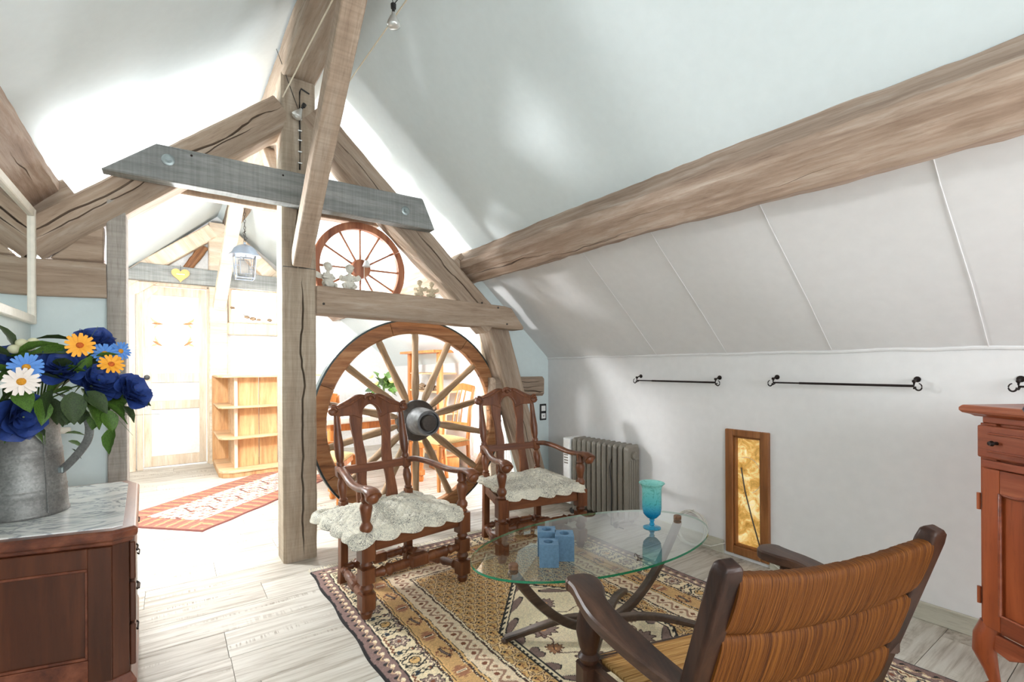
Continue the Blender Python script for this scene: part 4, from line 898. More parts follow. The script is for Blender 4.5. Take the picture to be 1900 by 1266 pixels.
def rush_roll(z0, z1, k):
    # padded roll of rush between the posts, bowed in the middle
    def f(u, a):
        x = (u - .5) * 2 * (BW - .019); th = a * 2 * math.pi
        zc_ = (z0 + z1) / 2; hh = (z1 - z0) / 2; e = abs(u - .5) * 2
        dipz = -.038 * (1 - e ** 2); bow = .004 * (1 - e ** 2); pin = 1 - .07 * e ** 5
        cz = math.cos(th); sy = math.sin(th)
        sup = lambda v_: math.copysign(abs(v_) ** .62, v_)
        z = zc_ + sup(cz) * hh * pin + dipz
        y = -.002 + backy(z) + bow + sup(sy) * .030 * pin
        q = noise.noise(Vector((x * 150 + z * 14, z * 5, k))) * .0014
        return Vector((x, y + q, z + (q if abs(cz) > .7 else 0)))
    nu, nv = 150, 28
    rs = [[f(i / nu, j / nv) for j in range(nv)] for i in range(nu + 1)]
    MB().rings(rs).build('rush_roll', M['rush'], ra, 80)
rush_roll(.592, .756, 0); rush_roll(.425, .600, 1); rush_roll(.290, .433, 2)
bx_('back_rail', (0, backy(.33), .33), (.56, .03, .06), M['dark_wood'], 0, .004)
def seatf(u, v_): return Vector(((u - .5) * (.60 + .13 * v_), .17 + v_ * .35, .286 + .012 * math.sin(u * math.pi) * math.sin(v_ * math.pi) + noise.noise(Vector((u * 4, v_ * 150, 0))) * .0015))
MB().grid(seatf, 30, 120).build('rush_seat', M['rush_seat'], ra, 80, solid=.012)

# ---- oil radiator by the right wall
rd = thing('oil_radiator', 'taupe finned oil radiator with a white control end, by the right wall', 'radiator', (2.775, 2.66, 0), R(2))
nfin = 11; L0 = -.245; pitch = .053
fm = None
for i in range(nfin):
    if fm is None:
        pts = []
        for (cx2, cz2, a0) in ((.055, .585, 0), (-.055, .585, math.pi / 2), (-.055, .075, math.pi), (.055, .075, 1.5 * math.pi)):
            for j in range(6):
                a = a0 + math.pi / 2 * j / 5; pts.append((cx2 + .025 * math.cos(a), cz2 + .025 * math.sin(a)))
        n = len(pts); mb = MB()
        cxm, czm = 0, .33
        rings = []
        for (dy, k) in ((-.022, .0), (-.022, .80), (-.010, .93), (-.004, 1.0), (.004, 1.0), (.010, .93), (.022, .80), (.022, .0)):
            rings.append([Vector((x * max(k, .02), dy, czm + (z - czm) * (1 - (1 - k) * .3 if k else .02))) for x, z in pts])
        mb.rings(rings); fm = mb.mesh('fin'); fm.materials.append(M['radiator']); fm.shade_smooth(); fm.set_sharp_from_angle(angle=R(35))
    o = bpy.data.objects.new('fin', fm); COL.objects.link(o); o.parent = rd; o.location = (0, L0 + i * pitch, 0)
ribs = MB()
for i in range(5): ribs.bb(-.05 + i * .025 - .004, -.05 + i * .025 + .004, L0 - .028, L0 - .020, .09, .50)
ribs.build('end_ribs', M['radiator'], rd, 0, .002)
MB().lathe([(.030, 0), (.030, -.014), (.024, -.022), (.0001, -.022)], (.0, L0 - .018, .535), 'y', 24).build('oil_cap', M['radiator'], rd, 40)
MB().lathe([(.020, 0), (.020, .55)], (0, L0, .535), 'y', 16).build('header_tube', M['radiator'], rd, 40)
MB().bb(-.085, .085, L0 + nfin * pitch - .02, L0 + nfin * pitch + .06, .06, .60).build('control_box', M['white'], rd, 0, .008, 2)
vt = MB()
for i in range(6): vt.bb(-.0865, -.0845, L0 + nfin * pitch + .0, L0 + nfin * pitch + .045, .50 - i * .022, .51 - i * .022)
vt.build('vents', M['radiator'], rd, 0)
MB().tube([(-.082, L0 + .12, .50), (-.090, L0 + .13, .44), (-.088, L0 + .115, .30), (-.089, L0 + .118, .10), (-.10, L0 + .11, .012), (-.09, L0 + .0, .008)], .004, 6).build('power_cord', M['black'], rd, 40)
for yy in (L0 + .04, L0 + .5):
    MB().bb(-.11, .10, yy - .012, yy + .012, .035, .055).build('foot_bar', M['radiator'], rd, 0, .003)
    for xx in (-.10, .085): MB().lathe([(.022, -.01), (.022, .01)], (xx, yy + .02, .022), 'x', 14).build('caster', M['black'], rd, 35)

# ---- curtain rods on the right wall
def rod(y0, y1, z, label, thick=.5):
    t = thing('curtain_rod', label, 'curtain rod', (RW, y0, z), 0, 'iron curtain rods on the right wall'); L = y0 - y1
    MB().tube([(-.05, 0, 0), (-.05, -L * .8, 0)], .0045, 10).build('rod', M['iron'], t, 40)
    MB().tube([(-.05, -L * .22, 0), (-.05, -L, 0)], .0062, 10).build('outer_tube', M['iron'], t, 40)
    for yy, s_ in ((0.0, 1), (-L, -1)):
        b_ = MB().tube([(-.001, yy, .03), (-.03, yy, .028), (-.05, yy, .010), (-.05, yy, -.012), (-.03, yy, -.006)], .004, 8).build('bracket', M['iron'], t, 40)
        MB().lathe([(.014, -.001), (.014, -.004), (.0001, -.005)], (0, yy, .03), 'x', 12).build('wall_plate', M['iron'], b_, 40)
        MB().sphere((-.05, yy, .022), .008, 10, 8).build('knob', M['iron'], b_, 60)
        cu = [(-.05, yy + s_ * (.004 + .018 * (1 - math.cos(a)) * .7), -.004 - .016 * math.sin(a)) for a in [i / 14 * 4.6 for i in range(15)]]
        MB().tube(cu, [.0042 - .002 * i / 14 for i in range(15)], 8).build('curl_finial', M['iron'], t, 40)
rod(2.40, 1.765, 1.087, 'short iron curtain rod on the white wall above the radiator')
rod(1.405, .76, 1.096, 'longer iron curtain rod on the white wall right of the amber window')
rod(.42, -.25, 1.104, 'iron curtain rod cut by the right edge, above the cherry cabinet')

# ---- switch plate
sp = thing('switch_plate', 'black double plate with two white switches on the blue wall below the stub beam', 'switch', (2.812, 3.489, .772))
MB().bb(-.037, .037, -.010, 0, -.075, .075).build('plate', M['black'], sp, 0, .003)
for zz in (.034, -.036): MB().bb(-.024, .024, -.014, -.009, zz - .024, zz + .024).build('switch', M['white'], sp, 0, .003)
MB().lathe([(.006, 0), (.006, -.002)], (0, -.0135, -.036), 'y', 10).build('knob', M['black'], sp, 0)

# ---- cable coil
cc = thing('cable_coil', 'coil of white cable leaning on the right wall behind the glass table', 'cable', (2.83, 1.93, 0))
r3 = random.Random(5)
for k in range(5):
    r_ = .105 + r3.uniform(-.012, .012); oy_ = r3.uniform(-.02, .02); pts = []
    for i in range(36):
        a = 2 * math.pi * i / 36; pts.append((-.02 + .02 * math.cos(a + k) - .045 * (1 - math.sin(a)) * .5 * .8 + .03, oy_ + math.cos(a) * r_, .118 + math.sin(a) * (r_) + r3.uniform(-.001, .001)))
    MB().tube(pts, .0035, 6, closed=True).build('loop', M['cable'], cc, 60)
MB().tube([(.0, -.07, .03), (.01, -.12, .03), (.03, -.18, .06), (.038, -.215, .075)], .0035, 6).build('tail', M['cable'], cc, 60)
MB().tube([(-.01, -.01, .225), (.004, .0, .24), (.0, .012, .215)], .002, 6).build('tie', M['cable'], cc, 60)
c2 = MB().tube([(2.862, 1.44, .05), (2.855, 1.40, .03), (2.84, 1.30, .006), (2.80, 1.20, .005), (2.79, 1.0, .005)], .003, 6).build('cable', M['cable'], None, 60); tag(c2, 'thin white cable running right from the amber window along the floor', 'cable')

# ---- patterned rug (woven pattern as thread colours on a fine mesh)
def rug_mesh(name, Wd, Ln, step, fn, amp=.004):
    nx, ny = int(Wd / step), int(Ln / step)
    xs = np.linspace(0, Wd, nx + 1); ys = np.linspace(0, Ln, ny + 1); X, Y = np.meshgrid(xs, ys, indexing='ij')
    C = fn(X, Y, Wd, Ln)
    e = np.minimum(np.minimum(X, Wd - X), np.minimum(Y, Ln - Y))
    Z = .009 + amp * .3 * (np.sin(X * 9 + Y * 4) * np.cos(Y * 5)) * np.minimum(1, e / .1)
    Z = np.where(e < 1e-6, .0005, Z)
    wob = .005 * np.sin(Y * 17) * np.exp(-X / .05) - .005 * np.sin(Y * 13 + 1) * np.exp(-(Wd - X) / .05)
    V = np.stack([X + wob, Y, Z], -1).reshape(-1, 3)
    me = bpy.data.meshes.new(name); nv = V.shape[0]; me.vertices.add(nv); me.vertices.foreach_set('co', V.astype(np.float32).ravel())
    i, j = np.meshgrid(np.arange(nx), np.arange(ny), indexing='ij'); a = (i * (ny + 1) + j).ravel()
    F = np.stack([a, a + ny + 1, a + ny + 2, a + 1], -1); nfc = F.shape[0]
    me.loops.add(nfc * 4); me.loops.foreach_set('vertex_index', F.ravel().astype(np.int32))
    me.polygons.add(nfc); me.polygons.foreach_set('loop_start', (np.arange(nfc) * 4).astype(np.int32)); me.polygons.foreach_set('loop_total', np.full(nfc, 4, np.int32))
    me.update(); at = me.color_attributes.new('Col', 'FLOAT_COLOR', 'POINT')
    at.data.foreach_set('color', np.concatenate([C.reshape(-1, 3), np.ones((nv, 1))], 1).astype(np.float32).ravel()); me.validate()
    me.shade_smooth(); return me
def L3(c): return np.array(lin(c)[:3])
def hash2(a, b_): return np.modf(np.abs(np.sin(a * 127.1 + b_ * 311.7) * 43758.5453))[0]
def rug_pattern(X, Y, Wd, Ln):
    dx, dy = np.minimum(X, Wd - X), np.minimum(Y, Ln - Y)
    hor = dx < dy; d = np.where(hor, dx, dy); s = np.where(hor, Y - Ln / 2, X - Wd / 2)
    wv = .003 * np.sin(s * 61) + .002 * np.sin(s * 23); d = d + wv * .8
    C = np.empty(X.shape + (3,)); C[:] = L3((206, 190, 160))
    BLK, DK, TP, OC, CR, BR, GO = L3((38, 34, 34)), L3((92, 60, 46)), L3((134, 112, 104)), L3((186, 150, 104)), L3((216, 200, 172)), L3((120, 74, 50)), L3((196, 160, 108))
    def put(m, c): C[m] = c
    def cell(per, off=0): 
        q = (s + off) / per; k = np.floor(q); return q - k - .5, k
    # outer guard
    g = d < .084; put(g, L3((128, 104, 98))); put(d < .010, BLK)
    f, k = cell(.052); v = (d - .047) / .052
    put(g & (((f * 1.2) ** 2 + (v + .12) ** 2) < .055), np.array(BLK)); put(g & ((((f - .42)) ** 2 + (v - .22) ** 2) < .030), CR); put(g & ((((f + .42)) ** 2 + (v - .22) ** 2) < .030), CR)
    put(g & (np.abs(v - .18 * np.sin(f * 2 * np.pi) - .05) < .06) & (d > .018), L3((190, 160, 130)))
    put((d > .080) & (d < .087), BLK); put((d > .087) & (d < .094), CR)
    # main border: alternating flower heads and crabs
    m = (d > .094) & (d < .204); v = (d - .149) / .11; f, k = cell(.165); odd = (k % 2) == 0
    r_ = np.hypot(f * 1.5, v); th = np.arctan2(v, f * 1.5)
    star = .36 + .07 * np.sin(th * 7) + .03 * np.sin(th * 15)
    put(m & odd & (r_ < star), TP); put(m & odd & (np.abs(r_ - star) < .028), BLK); put(m & odd & (np.abs(r_ - star * .55) < .025), CR); put(m & odd & (r_ < .08), BR)
    crab = np.abs(np.abs(f * 1.5) - .30 - .10 * np.cos(v * 9)) < .035
    put(m & ~odd & crab, BLK); put(m & ~odd & (np.hypot(f * 1.5, v) < .20), GO); put(m & ~odd & (np.abs(np.hypot(f * 1.5, v) - .22) < .025), BLK)
    put(m & ~odd & (np.abs(np.sin(f * 26) * .3 - v - .25) < .06) & (np.abs(f) < .42), BLK); put(m & (np.hypot((np.abs(f) - .47) * 1.5, v + .25) < .09), L3((60, 74, 84))); put(m & (np.hypot((np.abs(f) - .47) * 1.5, v - .28) < .07), BR)
    put(m & odd & (np.abs(v + .44 - .05 * np.sin(f * 40)) < .05), BR); put(m & ~odd & (np.abs(v - .42 + .05 * np.sin(f * 38)) < .05), TP)
    put(m & (np.abs(np.abs(f) - .46 - .03 * np.sin(v * 22)) < .022), BLK); put(m & ~odd & (np.abs(np.hypot(f * 1.5, v * .9) - .40 - .05 * np.sin(th * 8)) < .028), BLK)
    # rope lines
    def rope(a, b_):
        put((d > a) & (d < b_), CR); q = (d - a) / (b_ - a)
        put((d > a + .001) & (d < b_ - .001) & (np.sin(s * 420 + q * 3) > -.6) , BLK); put((d > a) & (d < b_) & (np.sin(s * 420 + q * 3) < -.8), BR)
    put((d > .204) & (d < .232), GO); rope(.202, .216)
    put((d > .222) & (d < .226), BLK)
    # ochre border with bars and stars
    m = (d > .232) & (d < .306); put(m, OC); v = (d - .269) / .074; f, k = cell(.15); odd = (k % 2) == 0
    fz = np.abs(f * 2) ** 1
    put(m & odd & (np.hypot(f * 1.5, v * .9) < .38 + .07 * np.sin(f * 60)), L3((150, 104, 76))); put(m & odd & (np.abs(f) < .045) & (np.abs(v) < .3), CR); put(m & odd & (np.abs(f) < .022) & (np.abs(v) < .24), BLK)
    put(m & ~odd & (np.abs(np.abs(f) * 1.4 + np.abs(v) * .8 - .40 - .05 * np.sin(v * 30)) < .055), BR); put(m & ~odd & (np.abs(v + f * .35) < .10) & (np.abs(f) < .24), BLK); put(m & ~odd & (np.abs(v + f * .35) < .03) & (np.abs(f) < .2), TP)
    rope(.304, .318)
    put((d > .316) & (d < .328), GO); put((d > .326) & (d < .329), BLK)
    m = (d > .329) & (d < .430); put(m, L3((204, 186, 160))); v = (d - .379) / .1; f, k = cell(.085)
    put(m & (np.abs(v - .22 * np.sin(f * 6.28)) < .085), L3((150, 116, 96))); put(m & (np.hypot((f - .25) * .9, v + .12) < .12), BR); put(m & (np.hypot((f + .25) * .9, v - .15) < .10), L3((146, 108, 84)))
    rope(.428, .441); put((d > .440) & (d < .446), CR); rope(.446, .452)
    # field of small lobed cells
    m = d > .452; put(m, DK)
    px, py = .064, .104; r0 = np.floor(Y / (py * .5)); xo = np.where(r0 % 2 == 0, 0, .5)
    best = np.full(X.shape, 9.0); bu = np.zeros(X.shape); bv = np.zeros(X.shape)
    for rr in (-1, 0, 1, 2):
        row = r0 + rr; of = np.where(np.mod(row, 2) == 0, 0, .5)
        cx0 = (np.floor(X / px - of) + .5 + of) * px; cy0 = row * py * .5
        u, v = (X - cx0) / px, (Y - cy0) / .060; q = np.hypot(u, v)
        sel = q < best; best = np.where(sel, q, best); bu = np.where(sel, u, bu); bv = np.where(sel, v, bv)
    put(m & (best < .37 + .04 * np.sin(np.arctan2(bv, bu) * 5)), GO); put(m & (np.abs(best - .47 - .02 * np.sin(np.arctan2(bv, bu) * 6)) < .035), L3((214, 186, 142))); put(m & (np.hypot(bu, bv - .05) < .20) & (np.sin(bu * 40 + bv * 30) > 0), L3((140, 92, 54))); put(m & (np.hypot(bu + .08, bv - .16) < .10), BLK); put(m & (np.abs(bu) < .04) & (bv > -.30) & (bv < 0), BR)
    # cream medallion
    xc, yc = abs(X - Wd / 2 - 0.0), np.abs(Y - Ln / 2)
    md = np.minimum(.33 - xc, (.575 - yc - xc * 1.12) * .66)
    tooth = .010 * (np.sin((yc + xc * .3) * 240) > 0)
    inm = md > -.012; put(inm, CR); put((md > -.012) & (md < -.002 + tooth), BLK); put((md > .002 + tooth) & (md < .006 + tooth), CR)
    put((md > .016) & (md < .022), BLK); lob = (np.sin((yc * 1.0 + xc * .4) * 62))
    put((md > .022) & (md < .045 + .018 * lob) & (lob > -.2), L3((128, 106, 98))); put((np.abs(md - (.047 + .018 * lob)) < .003) & (lob > -.2), BLK)
    mi = md > .07; XX, YY = X - Wd / 2, Y - Ln / 2
    for (a, b_, sc, ang, col) in ((-.16, .12, .075, .6, TP), (.17, .10, .08, 2.2, TP), (-.13, -.16, .075, 3.9, TP), (.14, -.18, .08, 5.1, TP), (0, .30, .06, 1.5, TP), (0, -.32, .06, 4.6, TP), (.03, .0, .085, .9, BR), (-.21, -.02, .045, 1, L3((150, 110, 80))), (.22, -.04, .045, 2, L3((150, 110, 80))), (-.04, .18, .04, 2, L3((150, 110, 80))), (.05, -.2, .04, 2, L3((150, 110, 80)))):
        u, v = XX - a, YY - b_; rr = np.hypot(u, v) / sc; th = np.arctan2(v, u) - ang
        lim = .62 + .20 * np.abs(np.sin(th * 1.5)) + .13 * np.sin(th * 11)
        put(mi & (rr < lim), np.array(col)); put(mi & (np.abs(rr - lim) < .055), DK * .6); put(mi & (rr < lim * .25), L3((200, 150, 100)))
    put(mi & (np.abs(np.hypot(XX, YY) - .20 - .02 * np.sin(np.arctan2(YY, XX) * 8)) < .0035), DK)
    n_ = hash2(np.floor(X / .009), np.floor(Y / .009)); C *= (0.9 + .16 * n_)[..., None]
    return np.clip(C ** 1.12 * 1.42, 0, .95)
RX0, RX1, RY0, RY1 = .658, 2.402, .20, 2.972
rg = mkobj('area_rug', rug_mesh('area_rug', RX1 - RX0, RY1 - RY0, .0042, rug_pattern), M['rug'], None, 0); rg.location = (RX0, RY0, .0)
tag(rg, 'large brown and cream oriental rug under the glass table', 'rug')
fr_ = MB(); rf = random.Random(2)
for i in range(170):
    x = i / 170 * (RX1 - RX0); q = rf.uniform(-.012, .012)
    fr_.tube([(x, RY1 - RY0, .004), (x + q * .5, RY1 - RY0 + .025, .003), (x + q, RY1 - RY0 + rf.uniform(.04, .065), .002)], .0022, 4)
tag(fr_.build('fringe', M['string'], rg, 0), None, None, None, 'stuff')
def runner_pattern(X, Y, Wd, Ln):
    dx, dy = np.minimum(X, Wd - X), np.minimum(Y, Ln - Y); hor = dx < dy; d = np.where(hor, dx, dy); s = np.where(hor, Y, X)
    C = np.empty(X.shape + (3,)); RE, CR, OR, DK = L3((150, 92, 76)), L3((226, 204, 184)), L3((196, 138, 92)), L3((104, 58, 50))
    C[:] = RE; C[d < .012] = DK
    f = np.modf(s / .10)[0]; C[(d > .03) & (d < .20) & (np.abs(f - .5 - (d - .1) * 1.2) < .10)] = OR; C[(d > .05) & (d < .18) & (np.abs(f - .1) < .05)] = DK
    C[(d > .205) & (d < .215)] = DK
    m = d > .215; C[m] = CR; a = np.sin(X * 70) * np.sin(Y * 48) + .5 * np.sin(X * 31 + Y * 57); C[m & (a > .55)] = RE; C[m & (a < -.85)] = OR
    f2 = np.modf(Y / .32)[0]; q = np.abs(np.abs(f2 - .5) * .32 + np.abs(X - Wd / 2) * .6 - .09); C[m & (q < .012)] = DK
    n_ = hash2(np.floor(X / .012), np.floor(Y / .012)); C *= (0.88 + .2 * n_)[..., None]; return C
rn = mkobj('runner_rug', rug_mesh('runner_rug', .93, 2.35, .011, runner_pattern), M['rug'], None, 0); rn.rotation_euler = (0, 0, R(45)); rn.location = (.19 - .64, 4.18 - .64 + .0, .0)
# place so that the right near corner sits at (0.19, 4.18): local x runs across the runner
rn.matrix_world = Matrix(((-.705, .709, 0, .19), (.709, .705, 0, 4.18), (0, 0, 1, 0), (0, 0, 0, 1)))
rn.data.flip_normals()
tag(rn, 'small terracotta and cream rug lying diagonally in the back room', 'rug')

# ---- marble-topped chest
cz = .68
chx = thing('marble_top_chest', 'dark mahogany chest with veined marble top and clipped corner, against the left wall', 'chest', (0, 0, 0))
def inset(poly, d):
    out = []; n = len(poly)
    for i in range(n):
        a, b_, c = Vector(poly[i - 1]), Vector(poly[i]), Vector(poly[(i + 1) % n]); e1 = (b_ - a).normalized(); e2 = (c - b_).normalized()
        n1, n2 = Vector((-e1.y, e1.x)), Vector((-e2.y, e2.x)); k = (n1 + n2) / max(.2, 1 + n1.dot(n2)); out.append(tuple(b_ + k * d))
    return out
top = [(LW + .004, 2.085), (-.150, 1.990), (-.088, 2.020), (-.114, 2.76), (-.155, 2.86), (LW + .004, 2.86)]
def frus(name, p0, p1, z0, z1, mat, par, bevel=.0):
    return MB().rings([[Vector((x, y, z0)) for x, y in p0], [Vector((x, y, z1)) for x, y in p1]]).build(name, mat, par, 0, bevel)
mb = MB(); lay = [(inset(top, .022), cz - .052), (inset(top, .014), cz - .046), (inset(top, .012), cz - .036), (inset(top, .002), cz - .030), (top, cz - .022), (top, cz - .008), (inset(top, .006), cz - .002), (inset(top, .010), cz)]
mb.rings([[Vector((x, y, z)) for x, y in p] for p, z in lay]).build('top_moulding', M['chest_x'], chx, 0, .002)
mtp = inset(top, .038)
frus('marble_slab', mtp, inset(mtp, .002), cz - .01, cz + .004, M['marble'], chx, 0)
bd = inset(top, .024); frus('carcass', bd, bd, .10, cz - .05, M['chest'], chx, .001)
pl_ = inset(top, .004); frus('plinth', pl_, pl_, .0, .17, M['chest_x'], chx, .003); frus('plinth_moulding', pl_, inset(top, .020), .17, .20, M['chest_x'], chx, .002)
# side panel facing the viewer: stiles, rails and a recessed panel
a, b_ = Vector(bd[0]), Vector(bd[1]); ev = (b_ - a).normalized(); nv_ = Vector((ev.y, -ev.x)); LL = (b_ - a).length
def onside(name, u0_, u1_, z0, z1, t, mat, bev=.002):
    p = [a + ev * u0_, a + ev * u1_, a + ev * u1_ + nv_ * t, a + ev * u0_ + nv_ * t]
    return frus(name, [tuple(q) for q in p], [tuple(q) for q in p], z0, z1, mat, chx, bev)
onside('stile', 0, .055, .20, cz - .052, .010, M['chest']); onside('stile', LL - .062, LL, .20, cz - .052, .010, M['chest'])
onside('side_rail', .055, LL - .062, cz - .115, cz - .052, .010, M['chest']); onside('side_rail', .055, LL - .062, .20, .275, .010, M['chest_x'])
onside('panel_bead', .055, LL - .062, cz - .125, cz - .115, .006, M['chest_x']); onside('panel_bead', .055, .064, .275, cz - .125, .006, M['chest_x']); onside('panel_bead', LL - .071, LL - .062, .275, cz - .125, .006, M['chest_x']); onside('panel_bead', .055, LL - .062, .275, .284, .006, M['chest_x'])
for k, (z0, z1) in enumerate(((.21, .345), (.355, .485), (.495, cz - .06))):
    d_ = MB().prism([(-.112, 2.05), (-.096, 2.05), (-.122, 2.74), (-.138, 2.74)], z0, z1, 'xy').build('drawer', M['chest'], chx, 0, .003)
    for yy in (2.2, 2.6): MB().tube([(-.108 - (yy - 2.2) * .03, yy - .03, (z0 + z1) / 2 + .008), (-.097 - (yy - 2.2) * .03, yy - .028, (z0 + z1) / 2 - .004), (-.097 - (yy - 2.2) * .03, yy + .028, (z0 + z1) / 2 - .004), (-.108 - (yy - 2.2) * .03, yy + .03, (z0 + z1) / 2 + .008)], .003, 6).build('handle', M['iron'], d_, 40)

# ---- zinc jug
JX, JY = -.422, 2.405
jg = thing('zinc_jug', 'galvanised zinc jug with a strap handle on the marble-topped chest', 'jug', (JX, JY, cz + .004))
rb = lambda r_, z: (r_, z)
MB().lathe([(.0001, .003), (.117, .0), (.120, .004), (.120, .010), (.1165, .014), (.112, .072), (.1135, .077), (.1115, .082), (.1115, .090), (.113, .095), (.1105, .100), (.101, .205), (.1025, .210), (.1005, .215), (.0995, .223), (.101, .228), (.0985, .233), (.0925, .285), (.094, .290), (.093, .294), (.098, .318), (.112, .352), (.1145, .353), (.113, .349), (.096, .315), (.090, .29), (.108, .10), (.112, .01), (.0001, .008)], (0, 0, 0), 'z', 56).build('body', M['galv'], jg, 50)
sm = Vector((.62, -.785, 0))
MB().tube([Vector((sm.x * r_, sm.y * r_, z)) for r_, z in ((.1175, .012), (.1115, .10), (.1015, .21), (.094, .288))], (.0028, .004), 6).build('seam', M['galv'], jg, 40)
hv = Vector((.93, -.37, 0)).normalized()
hp = [(.100, .325), (.118, .350), (.150, .360), (.180, .345), (.195, .305), (.190, .255), (.160, .205), (.122, .160), (.103, .145)]
fine = []
for i in range(len(hp) - 1):
    for j in range(5):
        a_, b2, c2_, d2 = [Vector(hp[max(0, min(len(hp) - 1, q))]) for q in (i - 1, i, i + 1, i + 2)]; u = j / 5
        p = .5 * ((2 * b2) + (c2_ - a_) * u + (2 * a_ - 5 * b2 + 4 * c2_ - d2) * u * u + (3 * b2 - a_ - 3 * c2_ + d2) * u ** 3); fine.append((hv.x * p.x, hv.y * p.x, p.y))
MB().tube(fine, (.0135, .0028), flat=True, up=(hv.y, -hv.x, 0)).build('handle', M['galv'], jg, 60, .001)
MB().box((hv.x * .107, hv.y * .107, .150), (.022, .022, .020), Matrix.Rotation(math.atan2(hv.y, hv.x), 4, 'Z')).build('rivet_tab', M['zinc'], jg, 0, .002)

# ---- flowers in the jug: each stem its own thing, placed inside the jug mouth
MOUTH = Vector((JX + .01, JY - .01, cz + .30))
VIEW = Vector((0, 0, 1.2))
pet = {}
def petal_mesh(key, L_, w_, cup, curl, nu=4, nv=5, pointed=.5):
    if key in pet: return pet[key]
    mb = MB()
    def f(u, v_):
        s_ = math.sin(min(1, v_ * 1.02) * math.pi * (1 - .25 * (1 - pointed))) ** pointed if v_ > 0 else .12
        s_ = max(s_, .12 * (1 - v_)); x = (u - .5) * 2 * w_ * s_
        return Vector((x, cup * ((u - .5) * 2) ** 2 * s_ - curl * v_ ** 2.2, v_ * L_))
    mb.grid(f, nu, nv); me = mb.mesh('petal'); me.shade_smooth(); pet[key] = me; return me
def put_petal(name, key_me, mat, parent, base, q, axis_ang, tilt, sc=1.0):
    k = (key_me.name, mat.name)
    if k not in pet:
        m2 = key_me.copy(); m2.materials.clear(); m2.materials.append(mat); pet[k] = m2
    o = bpy.data.objects.new(name, pet[k]); COL.objects.link(o); o.parent = parent
    rot = q @ Matrix.Rotation(axis_ang, 3, 'Z').to_quaternion() @ Matrix.Rotation(-tilt, 3, 'X').to_quaternion() if False else (q @ Matrix.Rotation(axis_ang, 3, 'Z').to_quaternion() @ Matrix.Rotation(tilt, 3, 'X').to_quaternion())
    o.matrix_local = Matrix.Translation(base) @ rot.to_matrix().to_4x4() @ Matrix.Scale(sc, 4)
    return o
def leaf_mesh():
    if 'leaf' in pet: return pet['leaf']
    mb = MB(); vs = []; n = 7
    for i in range(n + 1):
        v_ = i / n; w_ = .30 * math.sin(v_ ** .8 * math.pi) ** .9 + .01; dr = -.22 * v_ ** 2
        for s_ in (-1, -.5, 0, .5, 1): vs.append((s_ * w_, dr + abs(s_) * .10 * math.sin(v_ * math.pi) + (.02 if s_ in (-1, 1) and i % 2 else 0), v_))
    fs = [(i * 5 + j, (i + 1) * 5 + j, (i + 1) * 5 + j + 1, i * 5 + j + 1) for i in range(n) for j in range(4)]
    mb.add(vs, fs); pet['leaf'] = mb.mesh('leaf'); pet['leaf'].shade_smooth(); return pet['leaf']
fr4 = random.Random(11)
def leaf(parent, base, direction, L_, mat=None, roll_=0):
    me = leaf_mesh(); mat = mat or (M['leaf'] if fr4.random() < .55 else M['leaf_dark'])
    k = ('leaf', mat.name)
    if k not in pet: m2 = me.copy(); m2.materials.append(mat); pet[k] = m2
    o = bpy.data.objects.new('leaf', pet[k]); COL.objects.link(o); o.parent = parent
    q = Vector(direction).normalized().to_track_quat('Z', 'Y')
    o.matrix_local = Matrix.Translation(base) @ (q @ Matrix.Rotation(roll_, 3, 'Z').to_quaternion()).to_matrix().to_4x4() @ Matrix.Scale(L_, 4); return o
def stem_root(name, label, cat, pos, grp):
    t = thing(name, label, cat, MOUTH, 0, grp); p = Vector(pos) - MOUTH
    q = Vector((p.x * .25, p.y * .25, max(.06, p.z * .7) if p.z > 0 else .07))
    pts = [Vector((0, 0, -.12)), Vector((p.x * .12, p.y * .12, 0)), q, p]
    MB().tube(pts, .0028, 6).build('stem', M['stem'], t, 60); return t, p
def face_q(pos, up_, side=0):
    d = (VIEW - Vector(pos)).normalized(); d = (d + Vector((0, 0, up_)) + Vector((side * .8, 0, 0))).normalized(); return d.to_track_quat('Z', 'Y'), d
def leaves_for(t, p, n, spread=.09, L_=.085):
    for i in range(n):
        a = fr4.uniform(0, 6.28); d = Vector((math.cos(a), fr4.uniform(-.9, .4), math.sin(a) * .7 - .1))
        leaf(t, p * fr4.uniform(.55, .92) + Vector((0, .012, -.01)), d, fr4.uniform(.7, 1.15) * L_, None, fr4.uniform(-.8, .8))
def rose(pos, r_, up_, label, side=0, nl=4):
    t, p = stem_root('rose', label, 'flower', pos, 'blue artificial roses in the zinc jug'); q, d = face_q(pos, up_, side); k = r_ / .06
    pm_ = petal_mesh('rose', .062, .036, .024, .012, 6, 6, .42)
    base = p - d * .038 * k
    for n_, tilt, sc, off in ((3, .06, .80, 0), (3, .30, .95, .5), (4, .62, 1.08, .2), (5, 1.02, 1.12, .6)):
        for i in range(n_): put_petal('petal', pm_, M['blue'], t, base + d * fr4.uniform(-.004, .004), q, 2 * math.pi * (i + off) / n_ + fr4.uniform(-.22, .22), tilt + fr4.uniform(-.12, .14), sc * k * fr4.uniform(.92, 1.06))
    MB().sphere(base, .012 * k, 8, 6).build('calyx', M['stem'], t, 60)
    leaves_for(t, p, nl)
